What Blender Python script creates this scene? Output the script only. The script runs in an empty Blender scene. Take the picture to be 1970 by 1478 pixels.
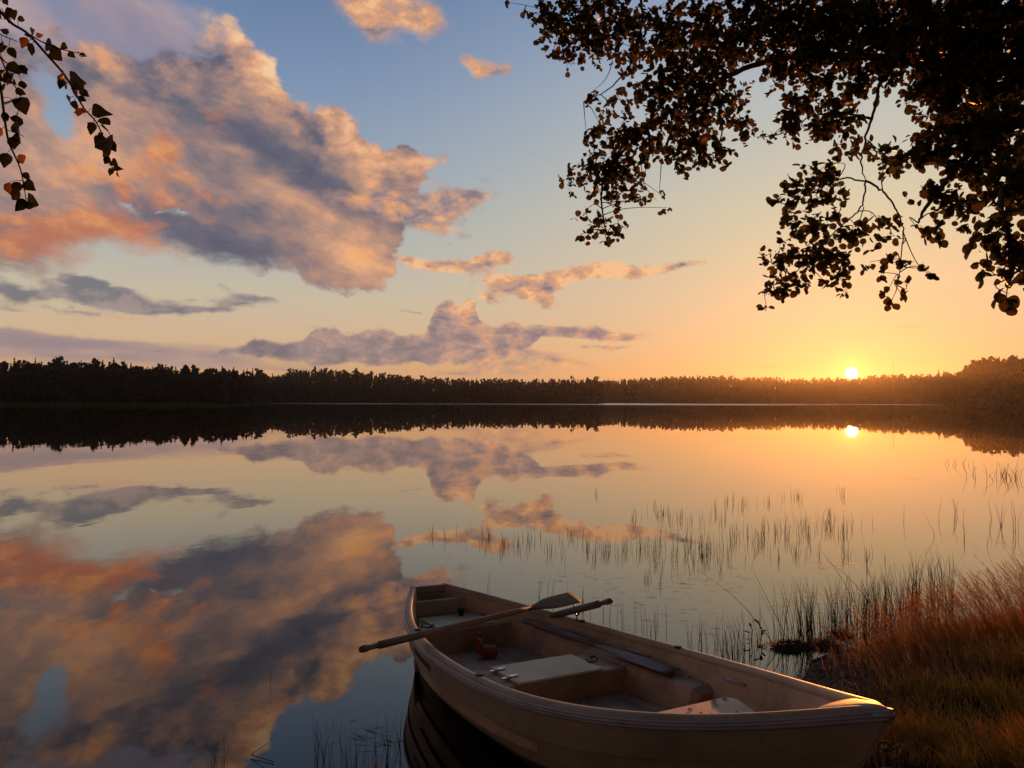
import bpy, bmesh, math, random
import numpy as np
from mathutils import Vector, Matrix

rng = np.random.default_rng(11)
scene = bpy.context.scene
COL = scene.collection

# ------------------------------------------------------------------ camera
EYE = 2.045                                   # eye height above the water, metres
FOC, PX, PY = 1477.0, 985.0, 739.0            # focal length and centre of the 1970 x 1478 photograph
PITCH, ROLL = math.radians(1.28), math.radians(0.15)
cam_data = bpy.data.cameras.new('camera')
cam_data.sensor_fit = 'HORIZONTAL'
cam_data.sensor_width = 36.0
cam_data.lens = 36.0 * FOC / 1970.0
cam_data.clip_start, cam_data.clip_end = 0.05, 20000.0
cam = bpy.data.objects.new('camera', cam_data)
COL.objects.link(cam)
cam.matrix_world = (Matrix.Translation((0, 0, EYE)) @ Matrix.Rotation(math.pi / 2 + PITCH, 4, 'X')
                    @ Matrix.Rotation(ROLL, 4, 'Z'))
scene.camera = cam


def ray(px, py):
    """Direction (x, 1-ish, z) in which a point of the photograph lies."""
    c, s = math.cos(ROLL), math.sin(ROLL)
    a, b = px - PX, py - PY
    u, v = (a * c - b * s) / FOC, (b * c + a * s) / FOC
    return np.array([u, math.cos(PITCH) + v * math.sin(PITCH), math.sin(PITCH) - v * math.cos(PITCH)])


def at(px, py, dist):
    """World point at depth dist (metres along +Y) for a point of the photograph."""
    d = ray(px, py)
    return np.array([0, 0, EYE]) + d * dist / d[1]


def on_level(px, py, z=0.0):
    d = ray(px, py)
    return np.array([0, 0, EYE]) + d * (z - EYE) / d[2]


def aim(px, py):
    """Azimuth (right positive) and elevation in degrees."""
    d = ray(px, py)
    return math.degrees(math.atan2(d[0], d[1])), math.degrees(math.atan2(d[2], math.hypot(d[0], d[1])))


# ------------------------------------------------------------------ exposure
scene.view_settings.view_transform = 'Standard'
scene.view_settings.look = 'None'
scene.view_settings.exposure = 0.0
scene.view_settings.gamma = 1.0
scene.cycles.use_denoising = True
scene.cycles.max_bounces = 8
scene.cycles.transparent_max_bounces = 8
scene.cycles.volume_bounces = 0
scene.cycles.sample_clamp_indirect = 6.0
scene.cycles.caustics_reflective = False
scene.cycles.caustics_refractive = False

SUN_AZ, SUN_EL = aim(1638, 715)


# ------------------------------------------------------------------ node helper
def srgb(r, g, b):
    f = lambda c: (c / 255 / 12.92) if c / 255 <= .04045 else ((c / 255 + .055) / 1.055) ** 2.4
    return (f(r), f(g), f(b), 1.0)


class G:
    """Writes node trees as expressions."""
    def __init__(self, tree):
        self.t = tree

    def node(self, kind, **kw):
        n = self.t.nodes.new(kind)
        for k, v in kw.items():
            setattr(n, k, v)
        return n

    def put(self, sock, val):
        if isinstance(val, X):
            self.t.links.new(val.s, sock)
        elif isinstance(val, bpy.types.NodeSocket):
            self.t.links.new(val, sock)
        else:
            sock.default_value = val

    def m(self, op, a, b=None, c=None, clamp=False):
        n = self.node('ShaderNodeMath', operation=op, use_clamp=clamp)
        self.put(n.inputs[0], a)
        if b is not None: self.put(n.inputs[1], b)
        if c is not None: self.put(n.inputs[2], c)
        return X(self, n.outputs[0])

    def smooth(self, v, lo, hi, a=0.0, b=1.0):
        n = self.node('ShaderNodeMapRange', interpolation_type='SMOOTHSTEP')
        for i, val in enumerate((v, lo, hi, a, b)):
            self.put(n.inputs[i], val)
        return X(self, n.outputs[0])

    def lin(self, v, lo, hi, a=0.0, b=1.0):
        n = self.node('ShaderNodeMapRange')
        for i, val in enumerate((v, lo, hi, a, b)):
            self.put(n.inputs[i], val)
        return X(self, n.outputs[0])

    def ramp(self, v, stops):
        n = self.node('ShaderNodeValToRGB')
        e = n.color_ramp.elements
        e[0].position, e[0].color = stops[0]
        e[1].position, e[1].color = stops[-1]
        for p, c in stops[1:-1]:
            k = e.new(p); k.color = c
        self.put(n.inputs[0], v)
        return X(self, n.outputs[0])

    def mix(self, f, a, b, blend='MIX'):
        n = self.node('ShaderNodeMix', data_type='RGBA', blend_type=blend)
        self.put(n.inputs[0], f); self.put(n.inputs[6], a); self.put(n.inputs[7], b)
        return X(self, n.outputs[2])

    def vec(self, x, y, z):
        n = self.node('ShaderNodeCombineXYZ')
        for i, v in enumerate((x, y, z)):
            self.put(n.inputs[i], v)
        return X(self, n.outputs[0])

    def split(self, v):
        n = self.node('ShaderNodeSeparateXYZ')
        self.put(n.inputs[0], v)
        return [X(self, o) for o in n.outputs]

    def noise(self, v, scale, detail=4.0, rough=0.5, out='Fac', dist=0.0):
        n = self.node('ShaderNodeTexNoise')
        if v is not None: self.put(n.inputs['Vector'], v)
        n.inputs['Scale'].default_value = scale
        n.inputs['Detail'].default_value = detail
        n.inputs['Roughness'].default_value = rough
        n.inputs['Distortion'].default_value = dist
        return X(self, n.outputs[out])

    def curve(self, v, pts, lo, hi, ylo, yhi):
        """A free outline: y over x through the given points (all in degrees)."""
        t = self.lin(v, lo, hi)
        n = self.node('ShaderNodeFloatCurve')
        cv = n.mapping.curves[0]
        pts = sorted(pts)
        norm = [((a - lo) / (hi - lo), (b - ylo) / (yhi - ylo)) for a, b in pts]
        while len(cv.points) < len(norm):
            cv.points.new(0.5, 0.5)
        for p, (a, b) in zip(cv.points, norm):
            p.location = (min(max(a, 0), 1), min(max(b, 0), 1))
            p.handle_type = 'AUTO_CLAMPED'
        n.mapping.update()
        self.put(n.inputs['Value'], t)
        return X(self, n.outputs[0]) * (yhi - ylo) + ylo


class X:
    def __init__(self, g, s):
        self.g, self.s = g, s
    def __add__(self, o): return self.g.m('ADD', self, o)
    __radd__ = __add__
    def __sub__(self, o): return self.g.m('SUBTRACT', self, o)
    def __rsub__(self, o): return self.g.m('SUBTRACT', o, self)
    def __mul__(self, o): return self.g.m('MULTIPLY', self, o)
    __rmul__ = __mul__
    def __truediv__(self, o): return self.g.m('DIVIDE', self, o)
    def min(self, o): return self.g.m('MINIMUM', self, o)
    def max(self, o): return self.g.m('MAXIMUM', self, o)
    def exp(self): return self.g.m('EXPONENT', self)
    def clamp(self): return self.g.m('ADD', self, 0.0, clamp=True)
    def pow(self, p): return self.g.m('POWER', self, p)

# ------------------------------------------------------------------ sky
def build_sky():
    world = bpy.data.worlds.new('World')
    scene.world = world
    world.use_nodes = True
    t = world.node_tree
    t.nodes.clear()
    g = G(t)
    tc = g.node('ShaderNodeTexCoord')
    dx, dy, dz = g.split(tc.outputs['Generated'])
    DEG = 180 / math.pi
    A0 = g.m('ARCTAN2', dx, dy) * DEG
    E0 = g.m('ARCSINE', dz) * DEG
    EA = g.m('ABSOLUTE', E0)

    # noises shared by all clouds (sampled on the sphere of directions)
    P = g.vec(dx, dy, dz * 1.7)
    wn = g.node('ShaderNodeTexNoise')
    g.put(wn.inputs['Vector'], P)
    wn.inputs['Scale'].default_value = 9.0
    wn.inputs['Detail'].default_value = 6.0
    wn.inputs['Roughness'].default_value = 0.6
    wr, wg, wb = g.split(wn.outputs['Color'])
    N = g.noise(P, 11.0, 9.0, 0.62)
    sd = (math.sin(math.radians(SUN_AZ)), math.cos(math.radians(SUN_AZ)), 0.0)
    k = 0.011
    P2 = g.vec(dx + sd[0] * k * 1.6 + 0.008, dy - .004, dz * 1.7 - 0.012)
    N2 = g.noise(P2, 11.0, 7.0, 0.58)
    M1 = g.noise(P, 42.0, 5.0, 0.6)
    M2 = g.noise(P2, 42.0, 4.0, 0.6)
    fine_relief = M1 - M2
    relief = N - N2 + fine_relief * .35                                     # > 0 : faces away from the sun
    Q = g.vec(dx + dz * .6, dy, dz * 5.5)
    S = g.noise(Q, 9.0, 7.0, 0.55)                      # streaks, flat with the horizon
    Q2 = g.vec(dx * .8 - dz * .35, dy, dz * 3.0 + dx * .55)
    S2 = g.noise(Q2, 7.0, 6.0, 0.55)                    # streaks that fall to the right
    A = A0 + (wr - .5) * 3.6
    E = E0 + (wg - .5) * 3.0
    # a finer wobble for small clouds
    A1 = A0 + (wr - .5) * 1.6 + (N - .5) * 1.2
    E1 = E0 + (wg - .5) * 1.0 + (N2 - .5) * 0.9

    VC, VF = g.vec(A, E, 0.0), g.vec(A1, E1, 0.0)

    def blob(px, py, rx, ry, rot=0.0, fine=False):
        """Soft ellipse at a direction; radii in photograph pixels, rot in degrees (falling to the right > 0)."""
        a, e = aim(px, py)
        gt = g.node('ShaderNodeTexGradient', gradient_type='QUADRATIC_SPHERE')
        tm = gt.texture_mapping
        tm.vector_type = 'TEXTURE'
        tm.translation = (a, e, 0)
        tm.rotation = (0, 0, math.radians(-rot))
        tm.scale = (rx * .0375 * 2.2, ry * .0375 * 2.2, 1)
        g.put(gt.inputs[0], VF if fine else VC)
        return X(g, gt.outputs['Fac'])

    def total(items, fine=False):
        out = None
        for it in items:
            w = it[5] if len(it) > 5 else 1.0
            b = blob(*it[:4], it[4] if len(it) > 4 else 0.0, fine=fine)
            if w != 1.0: b = b * w
            out = b if out is None else out + b
        return out

    def outline(pts, v, lo=-42.0, hi=42.0):
        return g.curve(v, [aim(*p) for p in pts], lo, hi, -10.0, 45.0)

    # ---- clear sky: the physical twilight sky, warmed by the dust low over the lake
    nish = g.node('ShaderNodeTexSky', sky_type='NISHITA')
    nish.sun_disc = False
    nish.sun_elevation = math.radians(SUN_EL)
    nish.sun_rotation = math.radians(SUN_AZ)
    nish.altitude = 100
    nish.air_density, nish.dust_density, nish.ozone_density = 1.0, 1.6, 1.5
    L = lambda e: min(max((e + 2) / 50.0, 0), 1)
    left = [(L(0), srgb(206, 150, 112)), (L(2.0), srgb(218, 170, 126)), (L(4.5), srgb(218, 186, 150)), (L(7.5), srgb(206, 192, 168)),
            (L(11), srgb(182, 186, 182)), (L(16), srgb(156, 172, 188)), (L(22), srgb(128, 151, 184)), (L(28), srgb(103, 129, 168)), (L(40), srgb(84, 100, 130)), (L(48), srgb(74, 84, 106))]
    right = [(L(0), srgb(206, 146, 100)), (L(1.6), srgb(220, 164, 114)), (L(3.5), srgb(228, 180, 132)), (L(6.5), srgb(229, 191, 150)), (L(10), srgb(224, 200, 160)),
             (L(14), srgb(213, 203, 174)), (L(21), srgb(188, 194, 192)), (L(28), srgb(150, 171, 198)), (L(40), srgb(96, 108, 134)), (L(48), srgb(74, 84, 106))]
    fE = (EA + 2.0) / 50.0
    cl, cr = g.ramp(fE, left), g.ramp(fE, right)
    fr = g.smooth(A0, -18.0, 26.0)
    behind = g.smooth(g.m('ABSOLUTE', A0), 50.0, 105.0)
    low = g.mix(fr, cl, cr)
    low = g.mix(behind, low, srgb(24, 26, 34))  # sky darkened behind the camera, in place of woods, to dim the hull
    ns = g.mix(1.0, X(g, nish.outputs[0]), (0.11, 0.11, 0.11, 1), 'MULTIPLY')
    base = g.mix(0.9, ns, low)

    # the sun's aureole
    ds = g.node('ShaderNodeVectorMath', operation='DOT_PRODUCT')
    g.put(ds.inputs[0], tc.outputs['Generated'])
    ce = math.cos(math.radians(SUN_EL))
    ds.inputs[1].default_value = (sd[0] * ce, sd[1] * ce, math.sin(math.radians(SUN_EL)))
    ang = g.m('ARCCOSINE', X(g, ds.outputs['Value']).min(0.9999999)) * DEG
    disc = g.smooth(ang, 0.42, 0.32)
    halo1 = (ang * (-1 / 0.55)).exp()
    halo2 = (ang * (-1 / 2.6)).exp()
    halo3 = (g.m('POWER', ang * (1 / 13.0), 2.0) * -1.0).exp()

    def addc(col, f, c):
        return g.mix(1.0, col, g.mix(f, (0, 0, 0, 1), c), 'ADD')

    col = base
    col = addc(col, halo3 * .15, (0.16, 0.065, 0.004, 1))
    col = addc(col, halo2 * .16, (0.80, 0.33, 0.03, 1))

    def over(col, alpha, c):
        return g.mix(alpha.clamp(), col, c)

    # colour of a cloud from how much of the low sun it gets
    def cloud_col(lit):
        return g.ramp(lit, [(0.0, srgb(86, 86, 104)), (.25, srgb(116, 107, 119)), (.45, srgb(150, 128, 130)), (.62, srgb(188, 148, 132)),
                            (.80, srgb(222, 160, 115)), (1.0, srgb(246, 190, 140))])

    # ---- thin high veil at the upper left
    al, ac = A * .89 - E * .45, A * .45 + E * .89             # along and across the drift of the cloud
    T = g.noise(g.vec(al * .050, ac * .150, 1.7), 1.0, 7.0, .56)
    T2 = g.noise(g.vec(al * .16, ac * .36, 5.1), 1.0, 6.0, .60)
    veil = total([(40, 80, 330, 130, 12), (280, 60, 190, 60, 22, .9), (120, 230, 160, 120, 0, .6)])
    veil_a = g.smooth(veil + (T - .5) * 1.6, .22, 1.05)
    hole = total([(105, 232, 50, 78, -15, 1.5), (345, 352, 34, 13, 20, .8), (352, 415, 40, 13, 10, .8), (235, 400, 26, 12, 30, .6), (12, 300, 24, 44, 0, .9), (300, 415, 20, 8, 0, .5)])
    col = over(col, (veil_a * .88 - hole).max(0.0), g.mix(g.smooth(T, .36, .68), srgb(146, 136, 154), srgb(200, 166, 154)))

    # ---- the great cloud
    up = outline([(-200, 20), (0, 40), (120, 60), (250, 70), (330, 62), (378, 48), (420, 36), (462, 54), (500, 92), (545, 140), (575, 172), (600, 196),
                  (632, 186), (660, 205), (700, 240), (735, 268), (780, 282), (825, 300), (850, 312), (870, 360), (900, 560), (1000, 700)], A)
    dn = outline([(-200, 540), (0, 520), (60, 528), (130, 512), (210, 488), (300, 492), (360, 512), (420, 520), (480, 530), (540, 510), (585, 540), (640, 568),
                  (700, 578), (735, 566), (752, 520), (768, 470), (790, 405), (820, 345), (850, 312), (900, 300), (1000, 300)], A)
    vo = g.node('ShaderNodeTexVoronoi', feature='F1')
    vo.inputs['Scale'].default_value = 21.0
    vo.inputs['Detail'].default_value = 1.0
    vo.inputs['Roughness'].default_value = .45
    g.put(vo.inputs['Vector'], g.vec(dx + (wr - .5) * .05, dy + (wg - .5) * .05, dz + (wb - .5) * .05))
    puff = .50 - X(g, vo.outputs['Distance'])                # heaped, cauliflower-like
    d_up, d_dn = up - E + (N - .5) * 2.2 + (M1 - .5) * .9 + puff * 2.2 + .35, E - dn + (T2 - .5) * 2.6 + (M1 - .5) * .8
    frag = g.smooth(A0, -17.0, -6.0)
    big_d = d_up.min(d_dn) - hole * 4.2 + (T - .5) * 2.6 + (T2 - .5) * (frag * 3.6 + .9) + (M1 - .5) * (frag * 2.0 + .5)
    soft = g.smooth(A0, -28.0, -14.0, 1.5, .8)
    bigA = g.smooth(big_d, soft * -.35, soft) * g.smooth(d_up, -.1, g.smooth(A0, -26.0, -14.0, 1.6, .40))
    # where the low sun reaches it: pale peach tops, and orange undersides at the left
    peach = total([(440, 75, 60, 50, 30, .8), (520, 130, 45, 60, 50, .9), (600, 205, 110, 34, 42, .9), (720, 285, 120, 36, 30, .9), (820, 315, 60, 22, 15, .8),
                   (350, 150, 260, 34, 14, .55), (200, 300, 130, 60, 20, .5), (660, 500, 90, 46, 30, .35), (440, 285, 34, 10, 10, .5), (640, 430, 190, 44, 18, .42), (560, 400, 120, 24, 20, .25), (520, 450, 100, 22, 14, .25), (700, 520, 70, 40, 30, .3)])
    orange = total([(328, 290, 44, 50, 60, .85), (300, 345, 60, 40, 30, .5), (225, 375, 60, 30, 30, .7), (150, 425, 110, 34, 8, .7), (110, 470, 170, 34, -6, 1.15), (180, 330, 70, 40, 10, .45), (60, 420, 90, 30, 10, .5), (200, 495, 120, 16, 0, .8), (240, 470, 60, 34, 20, .8),
                    (355, 505, 90, 20, 14, .9), (400, 385, 60, 30, 24, .6), (330, 400, 40, 18, 20, .6), (690, 500, 90, 44, 40, .40), (600, 450, 110, 20, 20, .4), (780, 420, 80, 20, 10, .5), (420, 440, 50, 16, 20, .3), (60, 350, 70, 30, 0, .35), (850, 390, 50, 20, -10, .5), (720, 300, 100, 16, 26, .35), (545, 150, 30, 40, 50, .3)])
    dark = total([(440, 245, 190, 38, 24, .62), (560, 318, 190, 40, 26, .64), (420, 470, 90, 36, 24, .6), (300, 420, 60, 20, 24, .7), (520, 495, 90, 36, 10, .65),
                  (640, 562, 90, 16, 12, .5), (700, 372, 120, 20, 16, .30), (40, 440, 90, 26, 10, .35), (60, 520, 120, 18, 0, .7), (470, 405, 120, 30, 16, .34)])
    val = (peach * .44 - dark * .46 + (T - .5) * 1.55 + (T2 - .5) * .70 + (M1 - .5) * .12 + puff * g.smooth(d_up, 5.0, .5) * .45 + relief * -1.5 * g.smooth(d_up, 6.0, 1.0, .35, 1.0) + .47).clamp()
    bigcol = g.ramp(val, [(0.0, srgb(88, 90, 108)), (.22, srgb(108, 103, 115)), (.40, srgb(146, 123, 121)), (.58, srgb(186, 144, 124)), (.76, srgb(224, 166, 128)), (1.0, srgb(246, 202, 156))])
    gl = g.smooth(orange + (T2 - .5) * 1.9 + (T - .5) * .8 + relief * -2.2, .20, 1.10)
    bigcol = g.mix(gl * .86, bigcol, g.mix(g.smooth(val + (T - .5) * .8 + (M1 - .5) * .5, .30, .85), srgb(188, 108, 76), srgb(244, 164, 96)))
    col = over(col, bigA * g.smooth(A0, -34, -14, .93, .98), bigcol)

    # ---- fingers and tatters to its right
    fing = total([(770, 400, 140, 30, 6, 1.3), (870, 386, 66, 20, -14, 1.5), (820, 350, 60, 10, 10, .5), (930, 380, 30, 8, -6, .5), (830, 440, 90, 12, 14, .6), (800, 430, 60, 18, 10, .6), (700, 470, 80, 40, 30, .6), (690, 20, 55, 36, 35, 1.1), (745, 18, 75, 44, 10, 1.2), (810, 40, 40, 26, 20, .9),
                  (905, 122, 44, 16, 16, 1.0), (940, 138, 34, 16, -10, .9), (978, 138, 22, 22, 30, .8), (650, 130, 26, 10, 20, .35), (690, 160, 20, 8, 0, .35)])
    fa = g.smooth(fing + (N - .5) * 1.5 + (M1 - .5) * .9, .32, .95)
    col = over(col, fa * .92, cloud_col((relief * -2.2 + .80 - g.smooth(A0, -9, -3) * .12 + g.smooth(E0, 20, 14) * -.12).clamp()))

    # ---- the scattered row of small orange clouds
    row = total([(790, 505, 60, 16, 8, 1.15), (850, 515, 44, 14, 0, 1.1), (930, 505, 64, 14, -6, 1.2), (960, 497, 26, 12, 0, .8), (985, 550, 74, 24, 14, 1.5), (930, 570, 26, 12, 10, .8), (1050, 575, 50, 16, 30, .8), (1110, 526, 84, 20, -8, 1.6),
                 (1040, 545, 60, 18, 0, .8), (1200, 523, 44, 12, 6, 1.4), (1255, 518, 26, 9, 0, 1.1), (1300, 511, 24, 9, 0, 1.0), (1352, 505, 26, 9, 0, .95), (870, 470, 30, 9, 20, .35), (1120, 570, 40, 9, 16, .5)], fine=True)
    ra = g.smooth(row + (N - .5) * 1.5 + (M1 - .5) * .9 + puff * .5 + (S - .5) * .6, .28, .85)
    col = over(col, ra * .93, cloud_col((relief * -2.8 + .82 + (S - .5) * .5).clamp()))

    # ---- blue-grey shreds low on the left
    shred = total([(20, 562, 70, 22, 8, 1.2), (165, 542, 48, 13, 12, 1.1), (228, 575, 92, 20, 10, 1.3), (370, 600, 80, 6, 0, .9), (440, 565, 50, 18, 16, .9), (450, 592, 60, 12, -4, .8), (370, 582, 34, 7, 0, .6),
                   (510, 580, 40, 6, 4, .5), (800, 603, 40, 6, 0, .8), (640, 640, 60, 8, 0, .5), (20, 600, 40, 6, 0, .6), (155, 600, 70, 7, 4, .5), (620, 590, 30, 5, 0, .35), (660, 592, 20, 5, 0, .3)], fine=True)
    sa = g.smooth(shred + (S - .5) * 1.5 + (N - .5) * 1.5 + (M1 - .5) * 1.0, .38, .92)
    col = over(col, sa * .80, g.mix(g.smooth(S + relief * 2, .3, .75), srgb(92, 98, 116), srgb(150, 134, 138)))
    pinkish = total([(230, 612, 70, 6, -2, .7), (150, 620, 50, 5, 0, .5), (1750, 622, 60, 5, 0, .55), (1470, 700, 130, 7, -3, .5), (500, 578, 20, 4, 10, .5)], fine=True)
    col = over(col, g.smooth(pinkish + (S - .5) * .9, .25, .9) * .7, srgb(226, 158, 112))

    # ---- low stratus at the left
    strat = total([(60, 672, 260, 24, 1, 1.1), (330, 690, 220, 18, 2, 1.0), (80, 655, 120, 10, 4, .8), (560, 715, 200, 12, 0, .6)], fine=True)
    sta = g.smooth(strat + (S - .5) * 1.6, .30, .95)
    col = over(col, sta * .82, g.mix(g.smooth(S, .35, .65), srgb(138, 126, 138), srgb(176, 148, 142)))

    # ---- the long cumulus bank on the horizon, with its tower
    bu = outline([(380, 720), (440, 668), (470, 655), (490, 644), (520, 648), (545, 656), (580, 652), (600, 630), (640, 628), (665, 640), (700, 636), (740, 633), (780, 640), (822, 632),
                  (834, 600), (846, 580), (862, 578), (874, 592), (892, 577), (908, 576), (920, 600), (930, 622), (960, 627), (1000, 622), (1040, 628), (1100, 626), (1180, 629), (1225, 634), (1240, 650), (1300, 720)], A1)
    bd = outline([(380, 700), (440, 690), (500, 698), (560, 702), (700, 706), (800, 708), (900, 706), (1000, 690), (1040, 668), (1060, 652), (1120, 656), (1200, 650), (1230, 640), (1240, 600), (1300, 600)], A1)
    bkd = (bu - E1).min(E1 - bd) + (N - .5) * .45 + (M1 - .5) * .45 + puff * .9 + .22
    bka = g.smooth(bkd, -.05, .30)
    lowbits = total([(1000, 680, 110, 20, 6, .9), (1090, 698, 60, 8, 6, .7), (1180, 666, 44, 7, 0, .9), (1120, 668, 16, 6, 0, .7), (940, 708, 160, 14, 2, .7), (880, 718, 60, 6, 0, .5),
                     (1130, 640, 105, 10, 1, 1.9), (1060, 640, 60, 12, 0, 1.0), (460, 640, 14, 8, 30, .5), (600, 632, 40, 7, 0, .6)], fine=True)
    lba = g.smooth(lowbits + (N - .5) * .9 + (S - .5) * .8, .3, .85)
    warm = g.smooth(A0, -16.0, 4.0)
    bl = relief * -1.1 + fine_relief * -.7 + (S - .5) * .4 + g.smooth(bu - E1, 1.2, .1) * .14 + puff * .35 + g.lin(A0, -20.0, 2.0, .34, .66) + blob(1000, 680, 110, 26, 0, True) * .16 + blob(900, 640, 60, 46, 0, True) * .10 - blob(1130, 638, 110, 16, 0, True) * .22
    bc = g.mix(warm, g.ramp(bl.clamp(), [(0, srgb(114, 107, 116)), (.4, srgb(152, 133, 132)), (.75, srgb(194, 154, 138)), (1, srgb(230, 174, 134))]), cloud_col(bl.clamp()))
    bc = g.mix(g.smooth(E0, 2.6, 1.0) * .45, bc, base)
    col = over(col, bka.max(lba * .9) * .93, bc)

    # ---- the sun itself
    col = addc(col, halo1, (1.3, 0.72, 0.10, 1))
    col = g.mix(1.0, col, g.mix(disc, (0, 0, 0, 1), (9, 8, 4.5, 1)), 'ADD')

    bg = g.node('ShaderNodeBackground')
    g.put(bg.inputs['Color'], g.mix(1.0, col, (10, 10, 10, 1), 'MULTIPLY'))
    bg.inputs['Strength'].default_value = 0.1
    out = g.node('ShaderNodeOutputWorld')
    t.links.new(bg.outputs[0], out.inputs[0])
    world.cycles.sampling_method = 'MANUAL'
    world.cycles.sample_map_resolution = 512


build_sky()

# ------------------------------------------------------------------ sun
sun_data = bpy.data.lights.new('sun', 'SUN')
sun_data.energy = 3.0
sun_data.angle = math.radians(0.5)
sun_data.color = (1.0, 0.27, 0.04)
sun = bpy.data.objects.new('sun', sun_data)
COL.objects.link(sun)
_a, _e = math.radians(SUN_AZ), math.radians(SUN_EL)
sun.rotation_euler = Vector((-math.sin(_a) * math.cos(_e), -math.cos(_a) * math.cos(_e), -math.sin(_e))).to_track_quat('-Z', 'Y').to_euler()

# ------------------------------------------------------------------ helpers for meshes
def new_mat(name):
    m = bpy.data.materials.new(name)
    m.use_nodes = True
    m.node_tree.nodes.clear()
    g = G(m.node_tree)
    out = g.node('ShaderNodeOutputMaterial')
    return m, g, out


def link_mesh(name, verts, faces, mat=None, parent=None, smooth=False):
    me = bpy.data.meshes.new(name)
    me.from_pydata([tuple(map(float, v)) for v in verts], [], [tuple(int(i) for i in f) for f in faces])
    me.update()
    if smooth:
        me.polygons.foreach_set('use_smooth', [True] * len(me.polygons))
    if mat: me.materials.append(mat)
    o = bpy.data.objects.new(name, me)
    COL.objects.link(o)
    if parent: o.parent = parent
    return o


def tag(o, label=None, cat=None, group=None, kind=None):
    if label: o['label'] = label
    if cat: o['category'] = cat
    if group: o['group'] = group
    if kind: o['kind'] = kind
    return o


# ------------------------------------------------------------------ lake
def build_lake():
    m, g, out = new_mat('lake_water')
    geo = g.node('ShaderNodeNewGeometry')
    x, y, z = g.split(geo.outputs['Position'])
    r = g.m('SQRT', x * x + y * y)
    v = g.vec(x, y * .55, 0.0)
    n1 = g.noise(v, 0.9, 3.0, .5)
    n2 = g.noise(g.vec(x * .5, y * .22, 3.0), 0.13, 2.0, .5)
    # breeze: a rippled band under the far shore
    band = g.smooth(y, 440.0, 480.0) * g.smooth(g.noise(g.vec(x * .2, y, 0.0), 0.03, 2.0), .42, .60)
    fade = g.smooth(r, 60.0, 6.0, .35, 1.0)
    calm = g.smooth(g.noise(g.vec(x * .05, y * .02, 7.0), 1.0, 2.0), .45, .62)
    h = n1 * (fade * 0.0014 + calm * 0.0014) + n2 * 0.0035 + band * g.noise(g.vec(x, y, 0.0), 1.6, 2.0) * .03
    b = g.node('ShaderNodeBump')
    b.inputs['Strength'].default_value = 1.0
    b.inputs['Distance'].default_value = 1.0
    g.put(b.inputs['Height'], h)
    gl = g.node('ShaderNodeBsdfGlossy')
    gl.inputs['Color'].default_value = (1.0, .93, .85, 1)
    g.put(gl.inputs['Roughness'], band * .45)
    g.put(gl.inputs['Normal'], b.outputs[0])
    df = g.node('ShaderNodeBsdfDiffuse')
    df.inputs['Color'].default_value = (0.008, 0.007, 0.005, 1)
    inc = g.node('ShaderNodeVectorMath', operation='DOT_PRODUCT')
    g.put(inc.inputs[0], geo.outputs['Incoming']); g.put(inc.inputs[1], geo.outputs['Normal'])
    cosv = g.m('ABSOLUTE', X(g, inc.outputs['Value'])).min(1.0)
    fres = (1.0 - cosv).pow(3.9) * .97 + .02
    mx = g.node('ShaderNodeMixShader')
    g.put(mx.inputs[0], fres); g.t.links.new(df.outputs[0], mx.inputs[1]); g.t.links.new(gl.outputs[0], mx.inputs[2])
    g.t.links.new(mx.outputs[0], out.inputs[0])
    R, n = 1060.0, 96
    vs = [(R * math.cos(2 * math.pi * i / n), R * math.sin(2 * math.pi * i / n), 0) for i in range(n)]
    o = link_mesh('lake_water', vs, [list(range(n))], m)
    tag(o, 'calm lake water mirroring the evening sky', 'lake', kind='structure')


build_lake()
# ------------------------------------------------------------------ array meshes
def arr_mesh(name, V, F, mat=None, parent=None, smooth=False, mats=None, mat_idx=None):
    """Mesh from arrays: V (n,3), F (m,k) all faces with k corners."""
    V = np.asarray(V, dtype=np.float32); F = np.asarray(F, dtype=np.int32)
    me = bpy.data.meshes.new(name)
    k = F.shape[1]
    me.vertices.add(len(V)); me.vertices.foreach_set('co', V.ravel())
    me.loops.add(F.size); me.loops.foreach_set('vertex_index', F.ravel())
    me.polygons.add(len(F))
    me.polygons.foreach_set('loop_start', np.arange(0, F.size, k, dtype=np.int32))
    me.polygons.foreach_set('loop_total', np.full(len(F), k, dtype=np.int32))
    if smooth: me.polygons.foreach_set('use_smooth', np.ones(len(F), dtype=bool))
    if mat: me.materials.append(mat)
    me.update(calc_edges=True)
    o = bpy.data.objects.new(name, me)
    COL.objects.link(o)
    if parent: o.parent = parent
    return o


def empty(name, loc=(0, 0, 0)):
    o = bpy.data.objects.new(name, None)
    o.location = tuple(map(float, loc))
    o.empty_display_size = 0.2
    COL.objects.link(o)
    return o


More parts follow.
